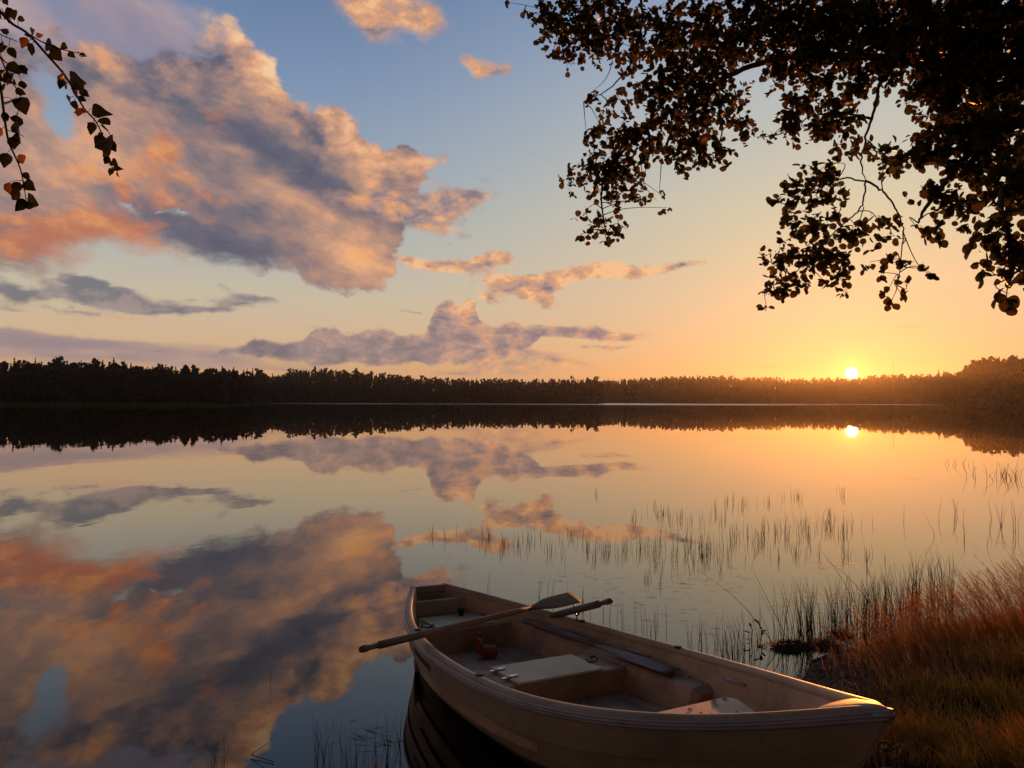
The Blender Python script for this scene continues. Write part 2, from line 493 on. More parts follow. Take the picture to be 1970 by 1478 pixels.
def plain(name, col, rough=0.8, spec=0.3, vary=0.0, scale=3.0, translucent=None, metallic=0.0, bump=0.0, per_island=0.0, detail=5.0):
    """Principled surface with noise in its colour."""
    m, g, out = new_mat(name)
    p = g.node('ShaderNodeBsdfPrincipled')
    p.inputs['Roughness'].default_value = rough
    p.inputs['Specular IOR Level'].default_value = spec
    p.inputs['Metallic'].default_value = metallic
    c = (*col, 1)
    f = None
    if vary or bump:
        tc = g.node('ShaderNodeTexCoord')
        n = g.noise(tc.outputs['Object'], scale, detail, .6)
        f = n
    if vary:
        c = g.mix(g.smooth(f, .3, .7), tuple(v * (1 - vary) for v in col) + (1,), tuple(v * (1 + vary) for v in col) + (1,))
    if per_island:
        ge = g.node('ShaderNodeNewGeometry')
        k = X(g, ge.outputs['Random Per Island'])
        c = g.mix(k, tuple(v * (1 - per_island) for v in col) + (1,), tuple(v * (1 + per_island) for v in col) + (1,))
    g.put(p.inputs['Base Color'], c)
    if bump:
        b = g.node('ShaderNodeBump')
        b.inputs['Strength'].default_value = 0.6
        b.inputs['Distance'].default_value = bump
        g.put(b.inputs['Height'], f)
        g.put(p.inputs['Normal'], b.outputs[0])
    sh = p.outputs[0]
    if translucent:
        tr = g.node('ShaderNodeBsdfTranslucent')
        tr.inputs['Color'].default_value = (*translucent[:3], 1)
        mx = g.node('ShaderNodeMixShader')
        mx.inputs[0].default_value = translucent[3]
        g.t.links.new(sh, mx.inputs[1]); g.t.links.new(tr.outputs[0], mx.inputs[2])
        sh = mx.outputs[0]
    g.t.links.new(sh, out.inputs[0])
    return m


# ------------------------------------------------------------------ far land
def px_of(az):
    return PX + FOC * np.tan(az)


SHORE_PX = [-900, 0, 430, 470, 520, 640, 900, 1156, 1166, 1230, 1255, 1480, 1640, 1720, 1800, 1835, 1880, 1970, 2600]
SHORE_D = [240, 290, 300, 320, 560, 600, 620, 620, 980, 980, 860, 820, 780, 740, 640, 460, 440, 420, 380]
SKY_PX = [-900, -200, 0, 60, 120, 210, 240, 300, 360, 420, 500, 520, 545, 560, 600, 680, 740, 800, 880, 960, 1060, 1100, 1156, 1164, 1250, 1320, 1400, 1480, 1520, 1600, 1650, 1700, 1760, 1800, 1845, 1852, 1870, 1900, 1960, 2100, 2600]
SKY_PY = [690, 700, 702, 703, 697, 697, 705, 709, 713, 716, 717, 725, 724, 714, 713, 715, 722, 727, 731, 731, 732, 731, 730, 731, 727, 724, 723, 724, 728, 726, 724, 718, 718, 719, 714, 707, 694, 687, 680, 676, 690]


def shore_depth(px):
    return np.interp(px, SHORE_PX, SHORE_D)


def horizon(px):
    return 772.0 + (PX - px) * math.tan(ROLL)


def rise(px, back):
    """Ground height beyond the far shore: back = depth behind the shoreline."""
    D = shore_depth(px)
    top = (horizon(px) - np.interp(px, SKY_PX, SKY_PY)) / FOC * (D + 90) + EYE
    hill = np.maximum(top - 17.0, 1.5)
    t = np.clip(back / 95.0, 0, 1)
    return np.where(back < 0, np.maximum(back * .06, -1.5), .25 + hill * t * t * (3 - 2 * t) + np.clip(back - 95, 0, 700) * .002)


def build_far_ground():
    az = np.radians(np.concatenate([np.linspace(-178, -42, 40), np.linspace(-41, 41, 240), np.linspace(42, 178, 40)]))
    rr = np.array([-60, -8, 0, 3, 10, 25, 45, 70, 95, 140, 220, 330], dtype=float)
    V = []
    for a in az:
        c = math.cos(a)
        px = px_of(a) if abs(a) < math.radians(50) else (2600 if a > 0 else -900)
        D = float(shore_depth(px))
        for b in rr:
            # depth along +Y in front of the camera, radial elsewhere
            r = (D + b) / c if abs(a) < math.radians(50) else (D + b) / math.cos(math.radians(50))
            V.append((r * math.sin(a), r * math.cos(a), float(rise(px, b))))
    n, k = len(az), len(rr)
    F = [(i * k + j, i * k + j + 1, (i + 1) * k + j + 1, (i + 1) * k + j) for i in range(n - 1) for j in range(k - 1)]
    m = plain('forest_floor', (0.035, 0.035, 0.018), .95, .1, .4, .05)
    o = arr_mesh('far_terrain', V, [f[::-1] for f in F], m, smooth=True)
    tag(o, 'low dark land rising behind the far shore of the lake', 'land', kind='structure')


def spruce_tpl(r, seed=0, tiers=15, arms=8):
    g = np.random.default_rng(seed)
    V, F = [], []
    for i in range(tiers):
        t = i / (tiers - 1)
        z = .10 + .88 * t
        R = (.155 * (1 - t) ** .8 + .012) * g.uniform(.75, 1.15)
        for a in range(arms if t < .8 else 5):
            th = 2 * math.pi * (a + g.uniform(-.35, .35)) / arms
            L = R * g.uniform(.6, 1.25)
            w = .45 * L + .012
            d = np.array([math.cos(th), math.sin(th), 0]); s = np.array([-d[1], d[0], 0])
            p0 = np.array([0, 0, z + .035]); tip = d * L + np.array([0, 0, z - .03 - .25 * L])
            mid = d * L * .55 + np.array([0, 0, z + .01])
            b = len(V)
            V += [p0, mid + s * w, tip, mid - s * w]
            F += [(b, b + 1, b + 2, b + 3)]
    b = len(V)
    V += [(-.012, 0, .9), (.012, 0, .9), (.004, 0, 1.02), (-.004, 0, 1.02)]; F += [(b, b + 1, b + 2, b + 3)]
    tr = [(-.014, 0, 0), (.014, 0, 0), (.008, 0, .9), (-.008, 0, .9), (0, -.014, 0), (0, .014, 0), (0, .008, .9), (0, -.008, .9)]
    return np.array(V, float), np.array(F), np.array(tr, float), np.array([(0, 1, 2, 3), (4, 5, 6, 7)])


def crown_tpl(seed, lo, hi, R, n, size, clumps):
    """Loose crown of leaf-clump faces gathered in clumps between heights lo and hi."""
    g = np.random.default_rng(seed)
    V, F = [], []
    cs = []
    for i in range(clumps):
        t = (i + .5) / clumps
        z = lo + (hi - lo) * t
        k = math.sin(math.pi * min(max((t * .86 + .12), 0), 1)) ** .7
        th = g.uniform(0, 6.283); r = R * k * g.uniform(.1, .7)
        cs.append((r * math.cos(th), r * math.sin(th), z, R * g.uniform(.32, .6) * (.55 + .45 * k)))
    for i in range(n):
        c = cs[g.integers(len(cs))]
        d = g.normal(size=3); d /= np.linalg.norm(d)
        p = np.array(c[:3]) + d * c[3] * g.uniform(.3, 1.0) ** .5 * np.array([1, 1, .7])
        u = g.normal(size=3); u /= np.linalg.norm(u); v = np.cross(u, g.normal(size=3)); v /= np.linalg.norm(v)
        s = size * g.uniform(.6, 1.4)
        b = len(V)
        V += [p - u * s, p + v * s * .6, p + u * s, p - v * s * .6]; F += [(b, b + 1, b + 2, b + 3)]
    w = .012
    tr = [(-w, 0, 0), (w, 0, 0), (w * .5, 0, hi * .9), (-w * .5, 0, hi * .9), (0, -w, 0), (0, w, 0), (0, w * .5, hi * .9), (0, -w * .5, hi * .9)]
    return np.array(V, float), np.array(F), np.array(tr, float), np.array([(0, 1, 2, 3), (4, 5, 6, 7)])


TPL = {'spruce': [spruce_tpl(0, s) for s in range(5)],
       'pine': [crown_tpl(20 + s, .48, 1.0, .17, 190, .042, 9) for s in range(5)],
       'birch': [crown_tpl(40 + s, .15, 1.0, .20, 230, .040, 12) for s in range(4)]}


def build_forests():
    mats = {'a': plain('left_forest_leaves', (0.026, 0.050, 0.036), .9, .1, per_island=.6),
            'b': plain('far_forest_leaves', (0.034, 0.050, 0.036), .9, .1, per_island=.5)}
    bark = plain('far_bark', (0.05, 0.04, 0.03), .9, .1)
    r = np.random.default_rng(5)

    def stand(name, label, x0, x1, step, rows, mix, mat, hrange, gaps=()):
        AV, AF, n0 = [], [], 0
        for row, back in enumerate(rows):
            px = x0 + r.uniform(0, step)
            while px < x1:
                px += step * r.uniform(.55, 1.45)
                if any(a < px < b for a, b in gaps): continue
                bk = max(back + r.uniform(-5, 5), 1.5)
                D = float(shore_depth(px)) + bk
                zb = float(rise(px, bk))
                top = (horizon(px) - float(np.interp(px, SKY_PX, SKY_PY))) / FOC * D + EYE
                h = r.uniform(*hrange)
                if row >= len(rows) - 3: h = top - zb + r.normal(-.01, .075) * (top - zb) - abs(r.normal(0, 1.0)) + (r.random() < .08) * r.uniform(.5, 2.0)
                h = min(h, top - zb + 2.0)
                if row == 0: h *= r.uniform(.45, .85)
                if h < 4: h = r.uniform(4, 7)
                kind = r.choice(list(mix), p=list(mix.values()))
                V, F, TV, TF = TPL[kind][r.integers(len(TPL[kind]))]
                a = r.uniform(0, 6.283); c, s = math.cos(a), math.sin(a)
                w = h * r.uniform(.8, 1.2)
                for VV, FF in ((V, F), (TV, TF)):
                    x = (VV[:, 0] * c - VV[:, 1] * s) * w + (px - PX) / FOC * D
                    y = (VV[:, 0] * s + VV[:, 1] * c) * w + D
                    z = VV[:, 2] * h + zb - .2
                    AV.append(np.stack([x, y, z], 1)); AF.append(FF + n0); n0 += len(VV)
        o = arr_mesh(name, np.concatenate(AV), np.concatenate(AF), mat)
        tag(o, label, 'forest', kind='stuff')
        return o

    stand('forest', 'dark tall spruce and pine forest on the near left shore', -330, 505, 9.0, (2, 7, 14, 24, 36, 52, 66, 80), {'spruce': .34, 'pine': .36, 'birch': .30}, mats['a'], (11, 16))
    stand('forest', 'distant dark forest along the middle of the far shore', 488, 1165, 5.2, (2, 8, 18, 34, 56, 72, 88), {'spruce': .30, 'pine': .36, 'birch': .34}, mats['b'], (11, 17))
    stand('forest', 'hazy low wooded hill below and left of the setting sun', 1158, 1835, 3.6, (2, 10, 24, 45, 62, 76, 90), {'spruce': .4, 'pine': .35, 'birch': .25}, mats['b'], (12, 18), gaps=())
    stand('forest', 'reddish pine forest on the right shore beyond the sun', 1832, 2400, 7.0, (2, 8, 18, 34, 54, 70, 84), {'spruce': .3, 'pine': .5, 'birch': .2}, mats['b'], (12, 18))

    def single(kind, px, top_py, back, label, tpl=0, wide=1.0, mat='b', dd=None):
        D = float(shore_depth(px)) + back if dd is None else dd
        zb = float(rise(px, back)) if dd is None else .2
        top = (horizon(px) - top_py) / FOC * D + EYE
        h = top - zb
        nm = {'spruce': 'spruce_tree', 'pine': 'pine_tree', 'birch': 'broadleaf_tree'}[kind]
        e = tag(empty(nm, ((px - PX) / FOC * D, D, zb)), label, 'tree')
        V, F, TV, TF = TPL[kind][tpl]
        arr_mesh('crown', V * np.array([h * wide, h * wide, h]), F, mats[mat], e)
        arr_mesh('trunk', TV * np.array([h, h, h]), TF, bark, e)

    single('birch', 1100, 723, 1.0, 'round-topped tree at the water edge left of the pair of trees mid-shore', 1, 1.0)
    single('birch', 1131, 726, 1.0, 'broad tree at the water edge, left one of the tall mid-shore pair', 2, 1.15)
    single('pine', 1149, 724, 1.0, 'tall tree ending the mid-shore row, beside the misty gap', 3, 1.1)
    single('birch', 1205, 742, 1.0, 'low rounded tree, left of two standing in the misty gap of the far shore', 0, 1.6, dd=640)
    single('birch', 1219, 737, 1.0, 'low rounded tree, taller right one of two in the misty gap of the far shore', 1, 1.4, dd=640)
    single('spruce', 1342, 718, 92.0, 'spruce poking above the hazy hill crest left of the sun', 2)
    single('spruce', 1806, 707, 88.0, 'tallest of the three pointed spruces between sun and right-hand hill', 0, 1.2)
    single('spruce', 1816, 709, 88.0, 'middle of the three pointed spruces between sun and right-hand hill', 1, 1.2)
    single('spruce', 1824, 710, 88.0, 'right one of the three pointed spruces between sun and right-hand hill', 3, 1.2)
    single('pine', 1873, 688, 84.0, 'pine on the left shoulder of the dark right-hand hill', 1, 1.2)
    single('pine', 1906, 681, 84.0, 'flat-topped pine standing proud on the dark right-hand hill', 2, 1.25)
    single('spruce', 218, 693, 80.0, 'sharp spruce rising highest over the left forest', 4, 1.1, 'a')
    single('spruce', 353, 707, 80.0, 'lone spruce tip above the right half of the left forest', 2, 1.1, 'a')
    single('pine', 110, 693, 80.0, 'broad pine top above the left forest near the hanging birch twigs', 4, 1.3, 'a')
    single('pine', 686, 711, 86.0, 'single taller pine on the mid-left part of the far forest crest', 0, 1.1)
    single('spruce', 790, 723, 86.0, 'small pointed spruce on the far crest below the pink cloud', 1, 1.2)

    # reed strip under the left forest
    n = 9000
    px = r.uniform(-300, 455, n)
    D = shore_depth(px) + r.uniform(-9, 1, n)
    x = (px - PX) / FOC * D
    h = r.uniform(.6, 1.4, n) * np.clip((470 - px) / 60, .4, 1)
    w = r.uniform(.05, .14, n)
    V = np.stack([np.stack([x - w, D, h * 0], 1), np.stack([x + w, D, h * 0], 1), np.stack([x + w * .3 + r.normal(0, .1, n), D, h], 1)], 1).reshape(-1, 3)
    o = arr_mesh('reed_bed', V, np.arange(3 * n).reshape(-1, 3), plain('reed_green', (0.11, 0.20, 0.04), .9, .1, per_island=.4))
    tag(o, 'green reed strip along the waterline of the left forest', 'reeds', kind='stuff')

    # mast
    D = 690.0
    b = at(1718, 716, D); zt = at(1718, 688, D)[2]
    e = tag(empty('radio_mast', (b[0], D, 12)), 'thin radio mast above the treeline right of the sun', 'mast')
    V, F = [], []
    H = zt - 12
    for i in range(4):
        a = i * math.pi / 2
        c, s = math.cos(a), math.sin(a)
        k = len(V)
        V += [(c * .22 - s * .05, s * .22 + c * .05, 0), (c * .22 + s * .05, s * .22 - c * .05, 0), (c * .1 + s * .04, s * .1 - c * .04, H), (c * .1 - s * .04, s * .1 + c * .04, H)]
        F += [(k, k + 1, k + 2, k + 3)]
    for j in range(14):
        z0, z1 = H * j / 14, H * (j + 1) / 14
        for i in range(4):
            a, a2 = i * math.pi / 2, (i + 1) * math.pi / 2
            k = len(V)
            V += [(math.cos(a) * .2, math.sin(a) * .2, z0), (math.cos(a) * .2, math.sin(a) * .2, z0 + .12), (math.cos(a2) * .2, math.sin(a2) * .2, z1), (math.cos(a2) * .2, math.sin(a2) * .2, z1 - .12)]
            F += [(k, k + 1, k + 2, k + 3)]
    arr_mesh('lattice', V, F, plain('mast_steel', (.12, .1, .1), .6), e)
    link_mesh('antenna', [(-.03, 0, H - .3), (.03, 0, H - .3), (.02, 0, H + 1.6), (-.02, 0, H + 1.6), (0, .03, H - .3), (0, -.03, H - .3)], [(0, 1, 2, 3), (4, 5, 2)], bpy.data.materials['mast_steel'], e)


build_far_ground()
build_forests()


def build_haze():
    m = bpy.data.materials.new('haze')
    m.use_nodes = True
    m.node_tree.nodes.clear()
    g = G(m.node_tree)
    out = g.node('ShaderNodeOutputMaterial')
    v = g.node('ShaderNodeVolumePrincipled')
    v.inputs['Color'].default_value = (0.84, 0.88, 0.94, 1)
    v.inputs['Density'].default_value = HAZE_DENSITY
    v.inputs['Anisotropy'].default_value = 0.84
    g.t.links.new(v.outputs[0], out.inputs['Volume'])
    X0, X1, Y0, Y1, Z0, Z1 = -1500, 1500, -1500, 1500, -3.0, 45.0
    vs = [(x, y, z) for x in (X0, X1) for y in (Y0, Y1) for z in (Z0, Z1)]
    fs = [(0, 1, 3, 2), (4, 6, 7, 5), (0, 4, 5, 1), (2, 3, 7, 6), (0, 2, 6, 4), (1, 5, 7, 3)]
    o = link_mesh('haze', vs, fs, m)
    tag(o, 'thin evening haze over the lake', 'haze', kind='stuff')


HAZE_DENSITY = 0.00009
build_haze()
# ------------------------------------------------------------------ shore ground
SHORE = np.array([(-40, -6), (-12, 0), (-6, 2.2), (-2, 2.9), (.2, 3.25), (1.0, 3.95), (1.6, 4.75), (2.15, 5.75), (2.90, 6.35), (3.6, 6.75), (4.6, 7.25), (7, 8.3), (12, 11), (30, 20), (80, 36)], float)


def land(x, y):
    """Signed distance behind the waterline of the near bank (positive on land)."""
    x = np.asarray(x, float); y = np.asarray(y, float)
    best = np.full(x.shape, 1e9); sg = np.zeros(x.shape)
    for (ax, ay), (bx, by) in zip(SHORE[:-1], SHORE[1:]):
        dx, dy = bx - ax, by - ay
        t = np.clip(((x - ax) * dx + (y - ay) * dy) / (dx * dx + dy * dy), 0, 1)
        ex, ey = x - (ax + t * dx), y - (ay + t * dy)
        d = np.hypot(ex, ey)
        s = np.sign(dy * (x - ax) - dx * (y - ay))
        m = d < best
        best = np.where(m, d, best); sg = np.where(m, s, sg)
    return best * sg


def hashn(x, y):
    return (np.sin(x * 1.7 + np.sin(y * 1.3) * 1.9) * np.sin(y * 2.1 + np.sin(x * .9) * 1.4) + .5 * np.sin(x * 5.3 + y * 2.2) * np.sin(y * 4.7 - x * 1.9)
            + .25 * np.sin(x * 12.1 - y * 7.3) * np.sin(y * 11.3 + x * 6.1)) / 1.75


def ground_z(x, y):
    d = land(x, y) + hashn(np.asarray(x) * .8, np.asarray(y) * .8) * .22
    up = .02 + .115 * np.maximum(d, 0) ** .85
    up = np.minimum(up, .5 + .02 * np.maximum(d, 0))
    return np.where(d > 0, up + .03 * hashn(np.asarray(x) * 2.2, np.asarray(y) * 2.2) * np.clip(d, 0, 1), np.maximum(.02 + .22 * d, -1.2))


def build_ground():
    xs = np.unique(np.concatenate([np.linspace(-60, -4, 18), np.linspace(-4, .4, 16), np.linspace(.4, 6, 90), np.linspace(6, 12, 30), np.linspace(12, 90, 20)]))
    ys = np.unique(np.concatenate([np.linspace(-60, 0, 14), np.linspace(0, 2.4, 12), np.linspace(2.4, 9, 96), np.linspace(9, 15, 28), np.linspace(15, 60, 16)]))
    Xg, Yg = np.meshgrid(xs, ys)
    Z = ground_z(Xg, Yg)
    V = np.stack([Xg, Yg, Z], 2).reshape(-1, 3)
    nx, ny = len(xs), len(ys)
    F = [(j * nx + i, j * nx + i + 1, (j + 1) * nx + i + 1, (j + 1) * nx + i) for j in range(ny - 1) for i in range(nx - 1)]
    m = plain('shore_soil', (0.022, 0.013, 0.008), .95, .05, .6, 22.0, bump=.06)
    o = arr_mesh('shore_ground', V, F, m, smooth=True)
    tag(o, 'dark damp bank rising from the water at the right', 'ground', kind='structure')


build_ground()

# ------------------------------------------------------------------ boat
B_O = np.array([-0.6857, 6.4204, 0.4852])
B_S = np.array([0.51832564, -0.85380828, 0.04847634])      # towards the bow
B_T = np.array([0.85515881, 0.51704816, -0.03694047])      # towards the far side
B_N = np.array([0.00647548, 0.06060216, 0.998141])         # up
BL = 4.1
ST = np.linspace(0, BL, 9)
W9 = np.array([0.162, 0.428, 0.595, 0.685, 0.72, 0.701, 0.587, 0.352, 0.0])
Z9 = np.array([0, -0.064, -0.102, -0.115, -0.109, -0.086, -0.034, 0.055, 0.188])


def cubic(xk, yk, x):
    n = len(xk); h = np.diff(xk); A = np.zeros((n, n)); b = np.zeros(n); A[0, 0] = A[-1, -1] = 1
    for i in range(1, n - 1):
        A[i, i - 1] = h[i - 1]; A[i, i] = 2 * (h[i - 1] + h[i]); A[i, i + 1] = h[i]
        b[i] = 6 * ((yk[i + 1] - yk[i]) / h[i] - (yk[i] - yk[i - 1]) / h[i - 1])
    M = np.linalg.solve(A, b)
    x = np.asarray(x, float); j = np.clip(np.searchsorted(xk, x) - 1, 0, n - 2); d = x - xk[j]; hh = h[j]
    return yk[j] + d * ((yk[j + 1] - yk[j]) / hh - hh * (2 * M[j] + M[j + 1]) / 6) + d ** 2 * M[j] / 2 + d ** 3 * (M[j + 1] - M[j]) / (6 * hh)


def bw(s): return np.maximum(cubic(ST, W9, s), 0.0)
def bz(s): return cubic(ST, Z9, s)
def keel(s): return np.interp(s, [0, .4, 1.2, 2.4, 3.2, 3.7, 4.1], [-.60, -.64, -.67, -.67, -.60, -.50, -.42])


FR = np.array([0, .08, .16, .295, .30, .305, .45, .595, .60, .605, .72, .82, .92, .97, 1.0])
BR = np.array([1, .992, .98, .952, .945, .922, .87, .80, .79, .765, .68, .58, .37, .17, .02])


def half_at(s, n):
    """Outer half breadth at height n."""
    f = (bz(s) - n) / (bz(s) - keel(s))
    k = np.clip((s - 3.0) / 1.1, 0, 1)
    sharp = np.interp(f, FR, BR) * (1 - k) + np.interp(f, [0, .5, 1], [1, .55, .02]) * k
    return bw(s) * sharp


def rake(s, f):
    """The stem slopes: points lower down lie further aft near the bow; the stern a little forward."""
    return s - .42 * np.clip((s - 2.9) / 1.2, 0, 1) ** 2 * f ** 1.3 + .05 * np.clip(1 - s / .5, 0, 1) * f


def loft(secs, close=False):
    """Quads between equal-length sections."""
    n, k = len(secs), len(secs[0])
    V = np.concatenate(secs)
    F = []
    for i in range(n - 1):
        for j in range(k - 1 + (1 if close else 0)):
            j2 = (j + 1) % k
            F.append((i * k + j, i * k + j2, (i + 1) * k + j2, (i + 1) * k + j))
    return V, F


def bev(o, w=.006, seg=2, angle=35):
    md = o.modifiers.new('bevel', 'BEVEL'); md.width = w; md.segments = seg; md.limit_method = 'ANGLE'; md.angle_limit = math.radians(angle)
    return o


def prism(name, poly, z0, z1, mat, parent, bevel=.008):
    """Vertical prism over a polygon (list of x, y)."""
    n = len(poly)
    V = [(x, y, z0) for x, y in poly] + [(x, y, z1) for x, y in poly]
    F = [list(range(n))[::-1], list(range(n, 2 * n))] + [(i, (i + 1) % n, n + (i + 1) % n, n + i) for i in range(n)]
    area = sum(poly[i][0] * poly[(i + 1) % n][1] - poly[(i + 1) % n][0] * poly[i][1] for i in range(n))
    if area < 0: F = [f[::-1] for f in F]
    o = link_mesh(name, V, F, mat, parent)
    if bevel: bev(o, bevel, 3)
    return o


def tube(pts, rad, sides=8, cap=True):
    pts = np.asarray(pts, float); rad = np.broadcast_to(np.asarray(rad, float), (len(pts),))
    T = np.gradient(pts, axis=0); T /= np.linalg.norm(T, axis=1)[:, None] + 1e-12
    up = np.array([0, 0, 1.0]) if abs(T[0][2]) < .9 else np.array([1.0, 0, 0])
    secs = []
    for p, t, r in zip(pts, T, rad):
        u = np.cross(t, up); u /= np.linalg.norm(u) + 1e-12; v = np.cross(u, t)
        up = v
        a = np.arange(sides) * 2 * math.pi / sides
        secs.append(p + r * (np.cos(a)[:, None] * u + np.sin(a)[:, None] * v))
    V, F = loft(secs, close=True)
    F = list(F)
    if cap:
        F.append(tuple(range(sides))[::-1]); k = len(V) - sides; F.append(tuple(range(k, k + sides)))
    return V, F


def join(parts):
    V, F, n = [], [], 0
    for v, f in parts:
        V.extend(map(tuple, np.asarray(v))); F.extend([tuple(i + n for i in q) for q in f]); n += len(v)
    return V, F


def bx(c, d):
    x, y, z = c; a, b, e = d[0] / 2, d[1] / 2, d[2] / 2
    V = [(x + i * a, y + j * b, z + k * e) for i in (-1, 1) for j in (-1, 1) for k in (-1, 1)]
    return V, [(0, 1, 3, 2), (4, 6, 7, 5), (0, 4, 5, 1), (2, 3, 7, 6), (0, 2, 6, 4), (1, 5, 7, 3)]


def gelcoat(name, col, rough, stain, scum_shade=False):
    """Weathered painted glass fibre: blotches, grime streaks and fine scratches."""
    m, g, out = new_mat(name)
    tc = g.node('ShaderNodeTexCoord')
    a = g.noise(tc.outputs['Object'], 2.6, 7.0, .65)
    b = g.noise(tc.outputs['Object'], 38.0, 3.0, .6)
    c = g.noise(g.vec(*[v * k for v, k in zip(g.split(tc.outputs['Object']), (3.0, 3.0, 30.0))]), 1.0, 5.0, .6)
    p = g.node('ShaderNodeBsdfPrincipled')
    c1 = g.mix(g.smooth(a, .38, .72), (*col, 1), tuple(v * (1 - stain) for v in col) + (1,))
    c2 = g.mix(g.smooth(b, .60, .74) * .45, c1, (.09, .065, .045, 1))
    c3 = g.mix(g.smooth(c, .56, .78) * .35, c2, (.12, .09, .06, 1))
    if scum_shade:                                             # algae and mud below the old waterline, with shade painted in to darken its reflection
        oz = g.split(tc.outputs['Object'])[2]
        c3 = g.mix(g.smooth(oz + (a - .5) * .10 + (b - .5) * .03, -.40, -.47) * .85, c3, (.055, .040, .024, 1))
    g.put(p.inputs['Base Color'], c3)
    g.put(p.inputs['Roughness'], g.lin(a, .3, .7, rough - .08, rough + .15))
    bp = g.node('ShaderNodeBump'); bp.inputs['Strength'].default_value = .3; bp.inputs['Distance'].default_value = .004
    g.put(bp.inputs['Height'], b + a)
    g.put(p.inputs['Normal'], bp.outputs[0])
    g.t.links.new(p.outputs[0], out.inputs[0])
    return m


def wood(name, col, rough=.65):
    m, g, out = new_mat(name)
    tc = g.node('ShaderNodeTexCoord')
    x, y, z = g.split(tc.outputs['Object'])
    gr = g.noise(g.vec(x * 1.5, y * 40, z * 40), 2.0, 6.0, .6)
    p = g.node('ShaderNodeBsdfPrincipled')
    g.put(p.inputs['Base Color'], g.mix(g.smooth(gr, .3, .7), tuple(v * .55 for v in col) + (1,), tuple(v * 1.25 for v in col) + (1,)))
    p.inputs['Roughness'].default_value = rough
    p.inputs['Specular IOR Level'].default_value = .3
    bp = g.node('ShaderNodeBump'); bp.inputs['Strength'].default_value = .5; bp.inputs['Distance'].default_value = .003
    g.put(bp.inputs['Height'], gr)
    g.put(p.inputs['Normal'], bp.outputs[0])
    g.t.links.new(p.outputs[0], out.inputs[0])
    return m


def boat_matrix():
    M = Matrix.Identity(4)
    for i, v in enumerate((B_S, B_T, B_N, B_O)):
        for j in range(3): M[j][i] = float(v[j])
    return M


